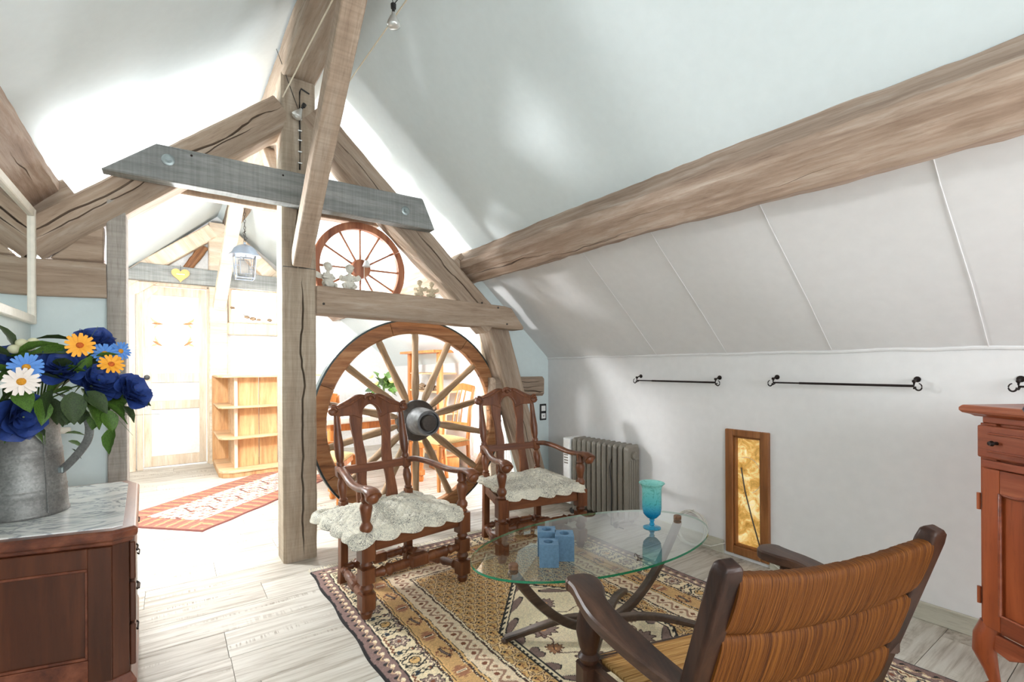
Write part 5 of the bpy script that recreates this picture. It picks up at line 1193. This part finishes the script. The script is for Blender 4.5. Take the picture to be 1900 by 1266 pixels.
def daisy(pos, r_, up_, mat, disc, label, grp, side=0, n_=14, nl=2, w_=.16):
    t, p = stem_root('daisy', label, 'flower', pos, grp); q, d = face_q(pos, up_, side)
    pm_ = petal_mesh('daisy%d' % int(w_ * 100), 1.0, w_, .05, .12, 2, 4, .5)
    for i in range(n_): put_petal('petal', pm_, mat, t, p, q, 2 * math.pi * i / n_ + fr4.uniform(-.08, .08), 1.30 + fr4.uniform(-.14, .14), r_ * fr4.uniform(.92, 1.06))
    MB().sphere(p + d * r_ * .06, r_ * .26, 12, 8, (1, 1, .6), q.to_matrix()).build('flower_disc', disc, t, 60)
    leaves_for(t, p, nl, L_=.06)
rose((-.300, 2.24, 1.215), .074, 1.0, 'large open blue rose in the middle of the bouquet', nl=5)
rose((-.205, 2.26, 1.158), .074, .9, 'open blue rose above the jug handle', .9, nl=5)
rose((-.105, 2.27, 1.118), .070, .7, 'blue rose furthest right, leaning out over the door post', 1.5, nl=5)
rose((-.392, 2.22, 1.040), .074, -.2, 'blue rose hanging low in front of the jug rim', .9, nl=4)
rose((-.222, 2.34, 1.312), .060, 1.2, 'blue rose at the top behind the orange daisy', .3, nl=4)
rose((-.43, 2.32, 1.235), .055, .6, 'small blue rose behind the cream buds at the left', -.3, nl=6)
daisy((-.252, 2.22, 1.278), .042, .15, M['yellow'], M['disc_o'], 'orange daisy at the top of the bouquet', 'orange daisies', nl=3)
daisy((-.172, 2.25, 1.212), .040, .5, M['yellow'], M['disc_o'], 'orange daisy between the two right-hand blue roses', 'orange daisies', .3)
daisy((-.378, 2.18, 1.203), .045, .05, M['lightblue'], M['disc_y'], 'light blue daisy with yellow eye at the left', 'light blue daisies', n_=20, w_=.13)
daisy((-.192, 2.28, 1.250), .042, .6, M['lightblue'], M['disc_y'], 'light blue daisy under the topmost rose', 'light blue daisies', .2, n_=20, w_=.13)
daisy((-.150, 2.31, 1.262), .036, .2, M['lightblue'], M['disc_y'], 'light blue daisy furthest right, side-on', 'light blue daisies', .9, n_=18, w_=.13)
daisy((-.388, 2.17, 1.158), .048, -.1, M['white_petal'], M['disc_y'], 'white daisy below the light blue one', 'white daisies', n_=15, nl=3)
t, p = stem_root('bud_sprig', 'sprig of four round cream buds at the left of the bouquet', 'flower', (-.395, 2.24, 1.275), None)
for dx_, dy_, dz_ in ((-.022, 0, -.012), (-.006, .01, .008), (.014, 0, -.002), (.022, .01, .012)): MB().sphere(p + Vector((dx_, dy_, dz_)), .017, 12, 8, (1, 1, .9)).build('bud', M['bud'], t, 60)
leaves_for(t, p, 4)
def spray(name, label, tips, cat='foliage'):
    c = sum((Vector(q[0]) for q in tips), Vector()) / len(tips); t = thing(name, label, cat, MOUTH)
    MB().tube([(0, 0, -.10), (0, 0, 0), (c - MOUTH) * .5 + Vector((0, 0, .03)), (c - MOUTH) * .8], .0028, 6).build('stem', M['stem'], t, 60)
    for b_, d, L_, mt in tips: leaf(t, Vector(b_) - MOUTH, d, L_, mt, fr4.uniform(-.6, .6))
G, D_ = M['leaf'], M['leaf_dark']
spray('leaf_spray', 'green leaves hanging over the jug handle, one twisted tip far down', [((-.24, 2.24, 1.075), (.5, -.3, -.75), .10, G), ((-.20, 2.25, 1.075), (.8, -.2, -.55), .11, G), ((-.19, 2.25, 1.05), (.35, -.2, -.9), .085, G), ((-.165, 2.25, .985), (-.3, -.1, -1), .095, G), ((-.14, 2.26, 1.06), (.6, 0, -.8), .07, D_), ((-.27, 2.23, 1.08), (-.2, -.6, -.7), .08, D_)])
spray('leaf_spray', 'dark leaves filling the middle of the bouquet above the jug rim', [((-.32, 2.2, 1.13), (-.3, -.3, -.9), .10, D_), ((-.27, 2.2, 1.12), (.1, -.3, -1), .11, D_), ((-.35, 2.2, 1.10), (.2, -.4, -.8), .09, G), ((-.24, 2.22, 1.12), (.6, -.3, -.6), .10, D_), ((-.42, 2.25, 1.10), (-.6, -.2, -.6), .10, D_), ((-.40, 2.2, 1.13), (.3, -.5, -.5), .09, G), ((-.30, 2.24, 1.16), (-.5, 0, .2), .09, D_), ((-.25, 2.25, 1.17), (.2, -.1, .9), .08, G)])
spray('leaf_spray', 'dark leaves fanning out at the left of the bouquet', [((-.42, 2.22, 1.24), (-.8, -.1, .4), .11, D_), ((-.42, 2.25, 1.27), (-.3, 0, .9), .09, D_), ((-.42, 2.2, 1.20), (-.9, -.2, -.1), .10, G), ((-.40, 2.2, 1.25), (.6, 0, .35), .10, G), ((-.44, 2.2, 1.15), (-.7, -.2, -.5), .12, D_), ((-.44, 2.18, 1.11), (-.6, -.3, -.6), .10, G), ((-.46, 2.28, 1.28), (-.9, 0, .2), .1, D_)])
spray('leaf_spray', 'serrated green leaves at the top left of the orange daisy', [((-.27, 2.27, 1.295), (-.95, 0, .25), .10, D_), ((-.27, 2.26, 1.255), (-.95, -.1, .1), .12, G), ((-.28, 2.27, 1.235), (-.8, 0, -.2), .09, G), ((-.22, 2.27, 1.23), (.6, 0, .3), .07, G)])
spray('leaf_spray', 'broad green leaves packed behind the roses at the back of the bouquet', [((-.36, 2.32, 1.22), (fr4.uniform(-1, 1), 0, fr4.uniform(-.6, .6)), .09, G if k % 2 else D_) for k in range(4)] + [((-.28 + .035 * k, 2.31, 1.20 - .012 * k), (fr4.uniform(-1, 1), -.1, fr4.uniform(-.9, .3)), .09, D_ if k % 2 else G) for k in range(6)] + [((-.40 + .05 * k, 2.30, 1.10), (fr4.uniform(-1, 1), -.1, fr4.uniform(-.9, .1)), .10, D_ if k % 2 else G) for k in range(6)])
spray('leaf_spray', 'small variegated leaves seen through the jug handle', [((-.33, 2.5, .98), (.7, 0, .5), .06, G), ((-.33, 2.5, .95), (.8, 0, 0), .06, G), ((-.32, 2.5, .92), (.8, 0, -.4), .055, G), ((-.31, 2.5, .89), (.6, 0, -.6), .05, D_), ((-.34, 2.5, 1.0), (.3, 0, .8), .05, D_)])
gs = thing('grass_sprig', 'thin curved grass blades reaching right from the bouquet', 'grass', MOUTH)
for pts in ([(.20, -.12, .08), (.29, -.13, .045), (.38, -.13, .045)], [(.20, -.12, .08), (.26, -.13, .03), (.30, -.13, -.03)], [(.18, -.12, .07), (.24, -.12, .0), (.23, -.12, -.10)], [(.10, -.1, .16), (.20, -.1, .24), (.27, -.1, .20)], [(.12, -.1, .26), (.18, -.1, .33), (.20, -.1, .37)]):
    MB().tube([(0, 0, -.05), (pts[0][0] * .5, pts[0][1] * .5, pts[0][2] * .5 + .06)] + pts, [.0012, .0012, .001, .0008, .0006], 5).build('blade', M['stem'], gs, 60)

# ---- mirror on the left wall
mr_ = thing('wall_mirror', 'rectangular wall mirror in a pale frame on the left wall', 'mirror', (LW, 2.72, 1.685))
h_, w_ = .275, .49
MB().bb(.004, .012, -w_ + .03, w_ - .03, -h_ + .03, h_ - .03).build('glass', M['mirror'], mr_, 0)
for s_ in (-1, 1):
    MB().bb(.0, .026, min(s_ * w_, s_ * (w_ - .035)), max(s_ * w_, s_ * (w_ - .035)), -h_, h_).build('frame_side', M['cream'], mr_, 0, .004)
    MB().bb(.0, .026, -w_ + .035, w_ - .035, min(s_ * h_, s_ * (h_ - .04)), max(s_ * h_, s_ * (h_ - .04))).build('frame_side', M['cream'], mr_, 0, .004)

# ---- cherry cabinet at the right edge
cb_ = thing('cherry_cabinet', 'tall cherry-wood cabinet on curved feet, cut by the right edge of the picture', 'cabinet', (2.41, .45, 0), R(-122))
CW, CD = .92, .40
def cbx(name, x0, x1, y0, y1, z0, z1, mat=None, bev=.003, par=None): return MB().bb(x0, x1, y0, y1, z0, z1).build(name, mat or M['cabinet'], par or cb_, 0, bev, 2)
cbx('carcass', .012, CW - .012, .012, CD, .24, 1.02)
tp_ = [(-.045, -.045), (CW + .045, -.045), (CW + .045, CD), (-.045, CD)]
mb = MB(); pz = [(.030, 1.008), (.022, 1.014), (.006, 1.020), (0, 1.028), (0, 1.038), (.006, 1.046), (.010, 1.048)]
mb.rings([[Vector((x, y, z)) for x, y in inset(tp_, d)] for d, z in pz]).build('cabinet_top', M['cabinet_x'], cb_, 0, .001)
cbx('frieze', 0, CW, 0, .02, .985, 1.01, M['cabinet_x'])
cbx('corner_stile', -.004, .05, -.004, .03, .24, .985); cbx('corner_stile', CW - .05, CW + .004, -.004, .03, .24, .985)
for k, x0 in enumerate((.02, .47)):
    d_ = cbx('drawer', x0 - .02, x0 + .43, -.022, .0, .862, .978, M['cabinet_x'], .006)
    for z0, z1 in ((.885, .892), (.948, .955)): cbx('moulding', x0 + .02, x0 + .39, -.030, -.020, z0, z1, M['cabinet_x'], .003, d_)
    for xx in (x0 + .05, x0 + .36): MB().lathe([(.006, -.020), (.005, -.035), (.010, -.042), (.007, -.052), (.0001, -.053)], (xx, 0, .92), 'y', 14).build('knob', M['iron'], d_, 40)
    MB().lathe([(.009, -.021), (.009, -.025), (.0001, -.025)], (x0 + .205, 0, .92), 'y', 12).build('escutcheon', M['iron'], d_, 40)
    # door with arched raised panel
    cbx('door_rail', x0 - .01, x0 + .43, -.016, .0, .828, .855, M['cabinet_x'])
    X0, X1 = x0 - .005, x0 + .425
    dr_ = MB(); out = [(X0, .26), (X1, .26), (X1, .825), (X0, .825)]
    arch = [(X0 + .06, .32), (X1 - .06, .32), (X1 - .06, .745)] + [(X1 - .06 - (X1 - X0 - .12) * u, .745 + .028 * (math.sin(u * math.pi) ** 2) - .012 * abs(math.sin(u * 2 * math.pi))) for u in [i / 20 for i in range(1, 20)]] + [(X0 + .06, .745)]
    # frame from strips
    door = cbx('door', X0, X0 + .06, -.020, .0, .26, .825)
    cbx('stile', X1 - .06, X1, -.020, .0, .26, .825, None, .003, door); cbx('bottom_rail', X0 + .06, X1 - .06, -.020, .0, .26, .32, M['cabinet_x'], .003, door)
    hd_ = [(X0 + .06, .825), (X1 - .06, .825)] + arch[2:]
    MB().prism(hd_, -.020, .0).build('arched_rail', M['cabinet_x'], door, 0, .002)
    MB().prism(arch, -.008, .004).build('door_panel', M['cabinet'], door, 0, .001)
    bead_ = [Vector((x, -.018, z)) for x, z in arch]; MB().tube(bead_, .006, 8, closed=True, up=(0, 1, 0)).build('panel_bead', M['cabinet_x'], door, 50)
    for zz in (.70, .36): MB().lathe([(.006, -.03), (.006, .03)], (X0 - .018 if k == 0 else X1 + .01, -.012, zz), 'z', 10).build('hinge', M['cabinet'], door, 40)
ap = [(-.004, .24), (CW + .004, .24), (CW + .004, .19), (CW - .09, .17), (CW - .16, .205), (CW / 2 + .1, .215), (CW / 2, .195), (CW / 2 - .1, .215), (.16, .205), (.09, .17), (-.004, .19)]
MB().prism(ap, -.006, .014).build('apron', M['cabinet_x'], cb_, 0, .003)
for xx, yy, sx in ((.02, .015, -1), (CW - .02, .015, 1), (.02, CD - .03, -1), (CW - .02, CD - .03, 1)):
    pts = [(xx, yy, .26), (xx + sx * .012, yy - .012, .21), (xx + sx * .016, yy - .016, .16), (xx + sx * .004, yy - .004, .10), (xx - sx * .004, yy + .004, .05), (xx + sx * .018, yy - .018, .012), (xx + sx * .024, yy - .022, .0)]
    MB().tube(pts, [.036, .038, .034, .022, .017, .022, .020], 12, up=(0, 1, 0)).build('curved_leg', M['cabinet'], cb_, 60)
bt = thing('dark_ornament', 'dark purple ornament cut off by the right edge, on the cherry cabinet', 'ornament', (2.12, .28, 1.048))
MB().lathe([(.0001, 0), (.022, 0), (.028, .012), (.020, .028), (.008, .034), (.0001, .036)], (0, 0, 0), 'z', 16).build('body', plain('purple_glass', (60, 40, 62), .2), bt, 60)

# ---- lantern
ln_ = thing('hanging_lantern', 'grey metal lantern with four glass sides on a chain in the back room', 'lantern', (.655, 5.83, 2.30))
lw_, lb = .100, .082
for sx in (-1, 1):
    for sy in (-1, 1): MB().tube([(sx * lw_, sy * lw_, .08), (sx * lb, sy * lb, -.16)], .0045, 6).build('corner_bar', M['lamp_grey'], ln_, 0)
for z_, w__ in ((.08, lw_), (-.16, lb)):
    MB().tube([(w__, w__, z_), (-w__, w__, z_), (-w__, -w__, z_), (w__, -w__, z_)], .006, 6, closed=True).build('frame', M['lamp_grey'], ln_, 0)
for k in range(4):
    m_ = Matrix.Rotation(k * math.pi / 2, 4, 'Z')
    pane_ = MB().add([m_ @ Vector(p) for p in ((-lw_, -lw_, .08), (lw_, -lw_, .08), (lb, -lb, -.16), (-lb, -lb, -.16))], [(0, 1, 2, 3)]).build('pane', M['glass_clear'], ln_, 0, solid=.002)
    lead_ = MB()
    for a_, b2 in (((-.05, .05), (.05, .05)), ((-.05, -.12), (.05, -.12)), ((-.05, .05), (-.05, -.12)), ((.05, .05), (.05, -.12)), ((-.05, -.04), (-.09, -.04)), ((.05, -.04), (.09, -.04)), ((0, .05), (0, .08)), ((0, -.12), (0, -.16))):
        y_ = -.094; lead_.tube([m_ @ Vector((a_[0], y_, a_[1])), m_ @ Vector((b2[0], y_, b2[1]))], .0028, 5)
    lead_.build('leading', M['lamp_grey'], pane_, 0)
MB().lathe([(.155, .08), (.150, .088), (.125, .115), (.105, .155), (.070, .185), (.030, .200), (.012, .205), (.012, .225), (.0001, .228)], (0, 0, 0), 'z', 4 * 6).build('roof', M['lamp_grey'], ln_, 40)
lc = MB().tube([(0, 0, .225), (0, 0, .225)][:1] + [(.0, 0, .26), (.0, 0, .50)], .0006, 4)
for k in range(17):
    z0 = .235 + k * .036; a_ = math.pi / 2 * (k % 2)
    lc.tube([(math.cos(a_) * .009 * math.cos(b2), math.sin(a_) * .009 * math.cos(b2), z0 + .020 * math.sin(b2)) for b2 in [i / 10 * 2 * math.pi for i in range(10)]], .0026, 5, closed=True)
lc.build('chain', M['iron'], ln_, 60)
lc2 = MB()
lc2.tube([(.0, 0, .245), (.025, 0, .27), (.0, 0, .30), (-.02, 0, .32), (.012, 0, .35)], .003, 5); lc2.build('wire_loop', M['iron'], ln_, 60)
# ---- ceramic heart
ht = thing('hanging_heart', 'honey-coloured ceramic heart hanging on the far grey tie beam', 'ornament', (.108, 6.90, 2.28))
hp2 = []
for i in range(40):
    a = 2 * math.pi * i / 40; hp2.append((.0056 * 16 * math.sin(a) ** 3, .0056 * (13 * math.cos(a) - 5 * math.cos(2 * a) - 2 * math.cos(3 * a) - math.cos(4 * a)) + .012))
MB().prism(hp2, -.012, .012).build('body', M['heart'], ht, 0, .008, 3)
MB().tube([(0, 0, .06), (0, .01, .13)], .0018, 5).build('string', M['iron'], ht, 0)
MB().bb(-.04, .04, -.0135, -.012, .012, .020).build('pale_mark', M['white'], ht, 0)

# ---- shelf unit in front of the far post
su = thing('pine_shelf_unit', 'low pine shelf unit with rounded open end shelves in the back room', 'shelf', (0, 0, 0))
def sup(name, poly, z0, z1, mat): return MB().prism(poly, z0, z1, 'xy').build(name, mat, su, 0, .004)
def shp(o=0, c=.13): return [(.43, 6.95), (.43, 6.20 - o), (.46, 6.12 - o), (.56, 6.07 - o), (1.55, 6.20 - o), (1.55, 6.34), (.60, 6.22), (.60, 6.95)]
for z0 in (1.085, .745, .405): sup('shelf', shp(), z0, z0 + .022, M['pine_x'])
sup('base_shelf', shp(.06), .05, .075, M['pine_x']); sup('base', shp(.05), .0, .05, M['pine'])
x = .605
for w_ in (.235, .20, .22, .21):
    y_ = 6.225 + (x - .6) * .13; b_ = MB().box((0, 0, .58), (w_ - .006, .02, 1.02)).build('plank', M['pine'], su, 0, .002); b_.location = (x + w_ / 2, y_ + .02 + w_ * .065, 0); b_.rotation_euler = (0, 0, .13); x += w_
sup('side_board', [(.585, 6.22), (.605, 6.22), (.605, 6.95), (.585, 6.95)], .05, 1.085, M['pine_x'])
sup('end_board', [(.42, 6.93), (.60, 6.93), (.60, 6.96), (.42, 6.96)], .05, 1.10, M['pine'])
sup('edge_post', [(.585, 6.18), (.618, 6.185), (.618, 6.22), (.585, 6.215)], .07, 1.085, M['pale_wood'])

# ---- dining corner behind the wheel
dt = thing('dining_table', 'honey-wood dining table under a white cloth, behind the big wheel', 'table', (1.62, 4.95, 0), R(8))
MB().bb(-.55, .55, -.42, .42, .70, .728).build('tabletop', M['orange_wood'], dt, 0, .004)
MB().bb(-.50, .50, -.38, .38, .61, .70).build('apron', M['orange_wood'], dt, 0, .003)
for sx in (-1, 1):
    for sy in (-1, 1): MB().lathe([(.022, 0), (.030, .03), (.022, .06), (.034, .07, 1), (.034, .12, 1), (.022, .13), (.030, .20), (.036, .32), (.022, .40), (.032, .43), (.022, .46), (.036, .48, 1), (.036, .62, 1)], (sx * .47, sy * .35, 0), 'z', 16).build('leg', M['orange_wood'], dt, 35)
def clothf(u, v_):
    x, y = (u - .5) * 1.24, (v_ - .5) * .98; ox = max(0, abs(x) - .555); oy_ = max(0, abs(y) - .425)
    return Vector((min(abs(x), .558) * math.copysign(1, x), min(abs(y), .428) * math.copysign(1, y), .7305 - (ox + oy_) * .8 + .0))
tc_ = MB().grid(clothf, 60, 50).build('tablecloth', M['cloth'], None, 40, solid=.003); tc_.location = (1.62, 4.95, .002); tc_.rotation_euler = (0, 0, R(8)); tag(tc_, 'white cloth on the honey-wood dining table', 'tablecloth')
def dchair(label, loc, rz):
    t = thing('dining_chair', label, 'chair', loc, rz, 'honey-wood dining chairs')
    for sx in (-1, 1):
        MB().tube([(sx * .19, -.20, 0), (sx * .195, -.205, .25), (sx * .20, -.20, .44)], [(.014, .014), (.017, .017), (.020, .020)], flat=True, up=(0, 1, 0)).build('leg', M['orange_wood'], t, 0, .002)
        MB().tube([(sx * .19, .25, 0), (sx * .18, .21, .25), (sx * .18, .20, .45), (sx * .185, .23, .75), (sx * .19, .29, .98)], [(.015, .017)] * 5, flat=True, up=(1, 0, 0)).build('back_post', M['orange_wood'], t, 0, .002)
    for b_ in ((-.20, .20, -.215, -.19), (-.18, .18, .19, .215)): MB().bb(b_[0], b_[1], b_[2], b_[3], .40, .445).build('seat_rail', M['orange_wood'], t, 0, .002)
    for sx in (-1, 1): MB().bb(sx * .19 - .012, sx * .19 + .012, -.20, .20, .40, .445).build('seat_rail', M['orange_wood'], t, 0, .002)
    MB().grid(lambda u, v_: Vector(((u - .5) * .40, (v_ - .5) * .41, .447 + .05 * (math.sin(u * math.pi) * math.sin(v_ * math.pi)) ** .4)), 14, 14).build('upholstered_seat', M['gold_seat'], t, 60, solid=.01)
    MB().tube([(-.19, .29, .96), (0, .31, .985), (.19, .29, .96)], (.012, .035), flat=True).build('top_rail', M['orange_wood'], t, 0, .003)
    MB().tube([(-.18, .215, .60), (.18, .215, .60)], (.008, .02), flat=True).build('back_rail', M['orange_wood'], t, 0, .002)
    for xx in (-.06, 0, .06): MB().tube([(xx, .215, .60), (xx, .245, .78), (xx, .30, .955)], .008, 6).build('back_slat', M['orange_wood'], t, 0)
    return t
dchair('honey-wood chair with gold seat left of the wheel hub, back towards the viewer', (1.02, 4.13, 0), R(150))
dchair('honey-wood chair with gold seat right of the wheel hub, seen from its side', (2.23, 4.40, 0), R(-75))
pv = thing('flower_pot', 'white pot holding the bouquet on the dining table', 'pot', (1.86, 5.0, .736))
MB().lathe([(.0001, 0), (.05, 0), (.075, .04), (.085, .10), (.075, .16), (.080, .175), (.072, .175), (.066, .16), (.0001, .15)], (0, 0, 0), 'z', 24).build('pot_body', M['ceramic'], pv, 50)
bq = thing('bouquet', 'loose bouquet of cream flowers and green leaves in the white pot', 'flowers', (1.86, 5.0, .90))
MB().tube([(0, 0, -.1), (0, 0, .12)], .012, 6).build('stem', M['stem'], bq, 60)
for i in range(46):
    a = fr4.uniform(0, 6.28); e = fr4.uniform(-.1, 1.3); d = Vector((math.cos(a) * math.cos(e), math.sin(a) * math.cos(e), math.sin(e))); leaf(bq, d * fr4.uniform(.04, .14) + Vector((0, 0, .04)), d + Vector((0, 0, -.3)), fr4.uniform(.07, .13), None, fr4.uniform(-1, 1))
for i, (a, b_, c) in enumerate(((-.12, -.08, .13), (-.06, -.1, .20), (-.16, -.05, .20), (-.1, -.05, .27), (.05, -.1, .15), (.10, -.05, .06))): MB().sphere((a, b_, c), .032, 10, 8, (1, 1, .8)).build('bloom', M['white_petal'] if i % 2 else plain('pale_yellow_bloom', (232, 214, 128), .6), bq, 60)
# open pine rack against the right wall
pr_ = thing('pine_rack', 'tall honey-wood rack with open shelves near the bright side window', 'shelf', (2.60, 5.15, 0))
for yy in (0, .85): MB().bb(-.03, .03, yy - .03, yy + .03, 0, 1.36).build('upright', M['orange_wood'], pr_, 0, .003)
MB().bb(-.12, .22, -.08, .92, 1.36, 1.39).build('rack_top', M['orange_wood'], pr_, 0, .003)
for zz in (.12, .62, .88, 1.10): MB().bb(-.02, .22, -.02, .88, zz, zz + .02).build('shelf', M['pine_x'], pr_, 0, .003)
MB().bb(-.10, .20, -.10, .10, 0, .12).build('base', M['orange_wood'], pr_, 0, .003)
for i, (yy, zz) in enumerate(((.30, .64), (.55, .64), (.35, .90), (.62, .90))):
    t = thing('driftwood', ['weathered driftwood bundle on the rack, lower shelf near end', 'weathered driftwood bundle on the rack, lower shelf far end', 'weathered driftwood bundle on the rack, upper shelf near end', 'weathered driftwood bundle on the rack, upper shelf far end'][i], 'driftwood', (2.66, 5.15 + yy, zz + .001), 0, 'driftwood on the honey-wood rack')
    for k in range(5): MB().tube([(-.06 + .02 * k, -.10, .022 + .02 * (k % 3)), (-.05 + .02 * k, 0, .025 + .022 * (k % 3)), (-.06 + .02 * k + fr4.uniform(-.02, .02), .09, .025 + .02 * (k % 2))], [.014, .018, .012], 7).build('stick', M['basket'], t, 60)
# white ribbed heater far right
wr = thing('ribbed_heater', 'white ribbed heater in the back room, seen between the right chair and the strut', 'radiator', (2.70, 3.78, 0), 0)
MB().bb(-.02, .03, -.12, .5, .10, .66).build('body', M['white'], wr, 0, .003)
for i in range(14): MB().bb(-.030, -.018, -.11 + i * .043, -.092 + i * .043, .12, .64).build('rib', M['white'], wr, 0, .002)
for yy in (-.05, .42): MB().bb(-.03, .04, yy - .02, yy + .02, 0, .10).build('foot', M['white'], wr, 0, .002)
# panel radiator with valve behind the jug, back room left wall
pn = thing('panel_radiator', 'white panel radiator with a valve on the left, partly behind the zinc jug', 'radiator', (LW + .09, 3.15, .0))
MB().bb(-.045, -.02, -.25, .05, .12, .96).build('panel', M['white'], pn, 0, .006, 2)
for yy in (-.2, 0): MB().bb(-.09, -.045, yy - .015, yy + .015, .30, .34).build('wall_bracket', M['white'], pn, 0, .002)
MB().lathe([(.014, 0), (.016, .01), (.016, .05), (.012, .056), (.0001, .056)], (-.0, .05, .895), 'x', 14).build('valve_head', M['cream'], pn, 40)
MB().tube([(-.03, .05, .895), (.0, .05, .895)], .008, 8).build('valve_pipe', M['zinc'], pn, 40)

# ---- wires, cords, bulbs
wn = thing('spot_bulb', 'clear reflector bulb hanging from dark wires under the ceiling, right of the brace', 'bulb', (.86, 2.16, 2.83))
def bulb(t, rot):
    m_ = Matrix.Rotation(rot, 4, 'Y')
    b_ = MB().lathe([(.0001, -.050), (.020, -.048), (.030, -.040), (.0305, -.034), (.026, -.018), (.016, .004), (.010, .012), (.009, .022), (.0001, .024)], (0, 0, 0), 'z', 20); b_.v = [tuple(m_ @ Vector(v_)) for v_ in b_.v]; b_.build('glass_bulb', M['white'] if False else M['bulbglass'], t, 60)
    s_ = MB().lathe([(.007, .018), (.007, .040), (.012, .042), (.013, .062), (.006, .066)], (0, 0, 0), 'z', 12); s_.v = [tuple(m_ @ Vector(v_)) for v_ in s_.v]; s_.build('socket', M['black'], t, 40)
M['bulbglass'] = plain('silvered_bulb_glass', (214, 214, 210), .12, .55)
bulb(wn, 0)
MB().tube([(0, 0, .06), (-.02, -.01, .14), (-.03, -.02, .17)], .002, 5).build('wire', M['black'], wn, 40); MB().tube([(0, 0, .06), (.03, -.03, .10), (.07, -.06, .12)], .002, 5).build('wire', M['black'], wn, 40)
w2_ = thing('spot_bulb', 'clear reflector bulb hanging on the king post, left of the brace', 'bulb', (.652, 3.15, 2.755))
bulb(w2_, .5); MB().tube([(.02, 0, .05), (.03, .03, .07), (.01, .05, .02), (-.02, .05, .10), (-.12, .04, .36)], .002, 5).build('wire', M['black'], w2_, 40)
cd1 = MB().tube([(.554, 3.12, 2.80), (.60, 2.76, 2.885), (.651, 2.4, 2.975)], .004, 6).build('cream_cord', M['string'], None, 40); tag(cd1, 'cream cord stretched from the left rafter up towards the ridge', 'cord')
cd2 = MB().tube([(.898, 3.0, 2.937), (.915, 2.5, 2.94), (.93, 2.1, 2.945)], .004, 6).build('cream_cord', M['string'], None, 40); tag(cd2, 'cream cord stretched from the brace up past the hanging bulb', 'cord')
cd3 = thing('cable_clips', 'dark cable with white clips running up the king post', 'cable', (0, 0, 0))
MB().tube([(.662, 3.198, 2.42), (.664, 3.198, 2.60), (.662, 3.198, 2.80), (.664, 3.198, 2.90), (.672, 3.198, 2.925), (.72, 3.196, 2.905)], .0045, 6).build('cable', M['black'], cd3, 40)
for zz in (2.46, 2.53, 2.60, 2.66, 2.73): MB().bb(.652, .674, 3.190, 3.199, zz - .003, zz + .003).build('clip', M['white'], cd3, 0)
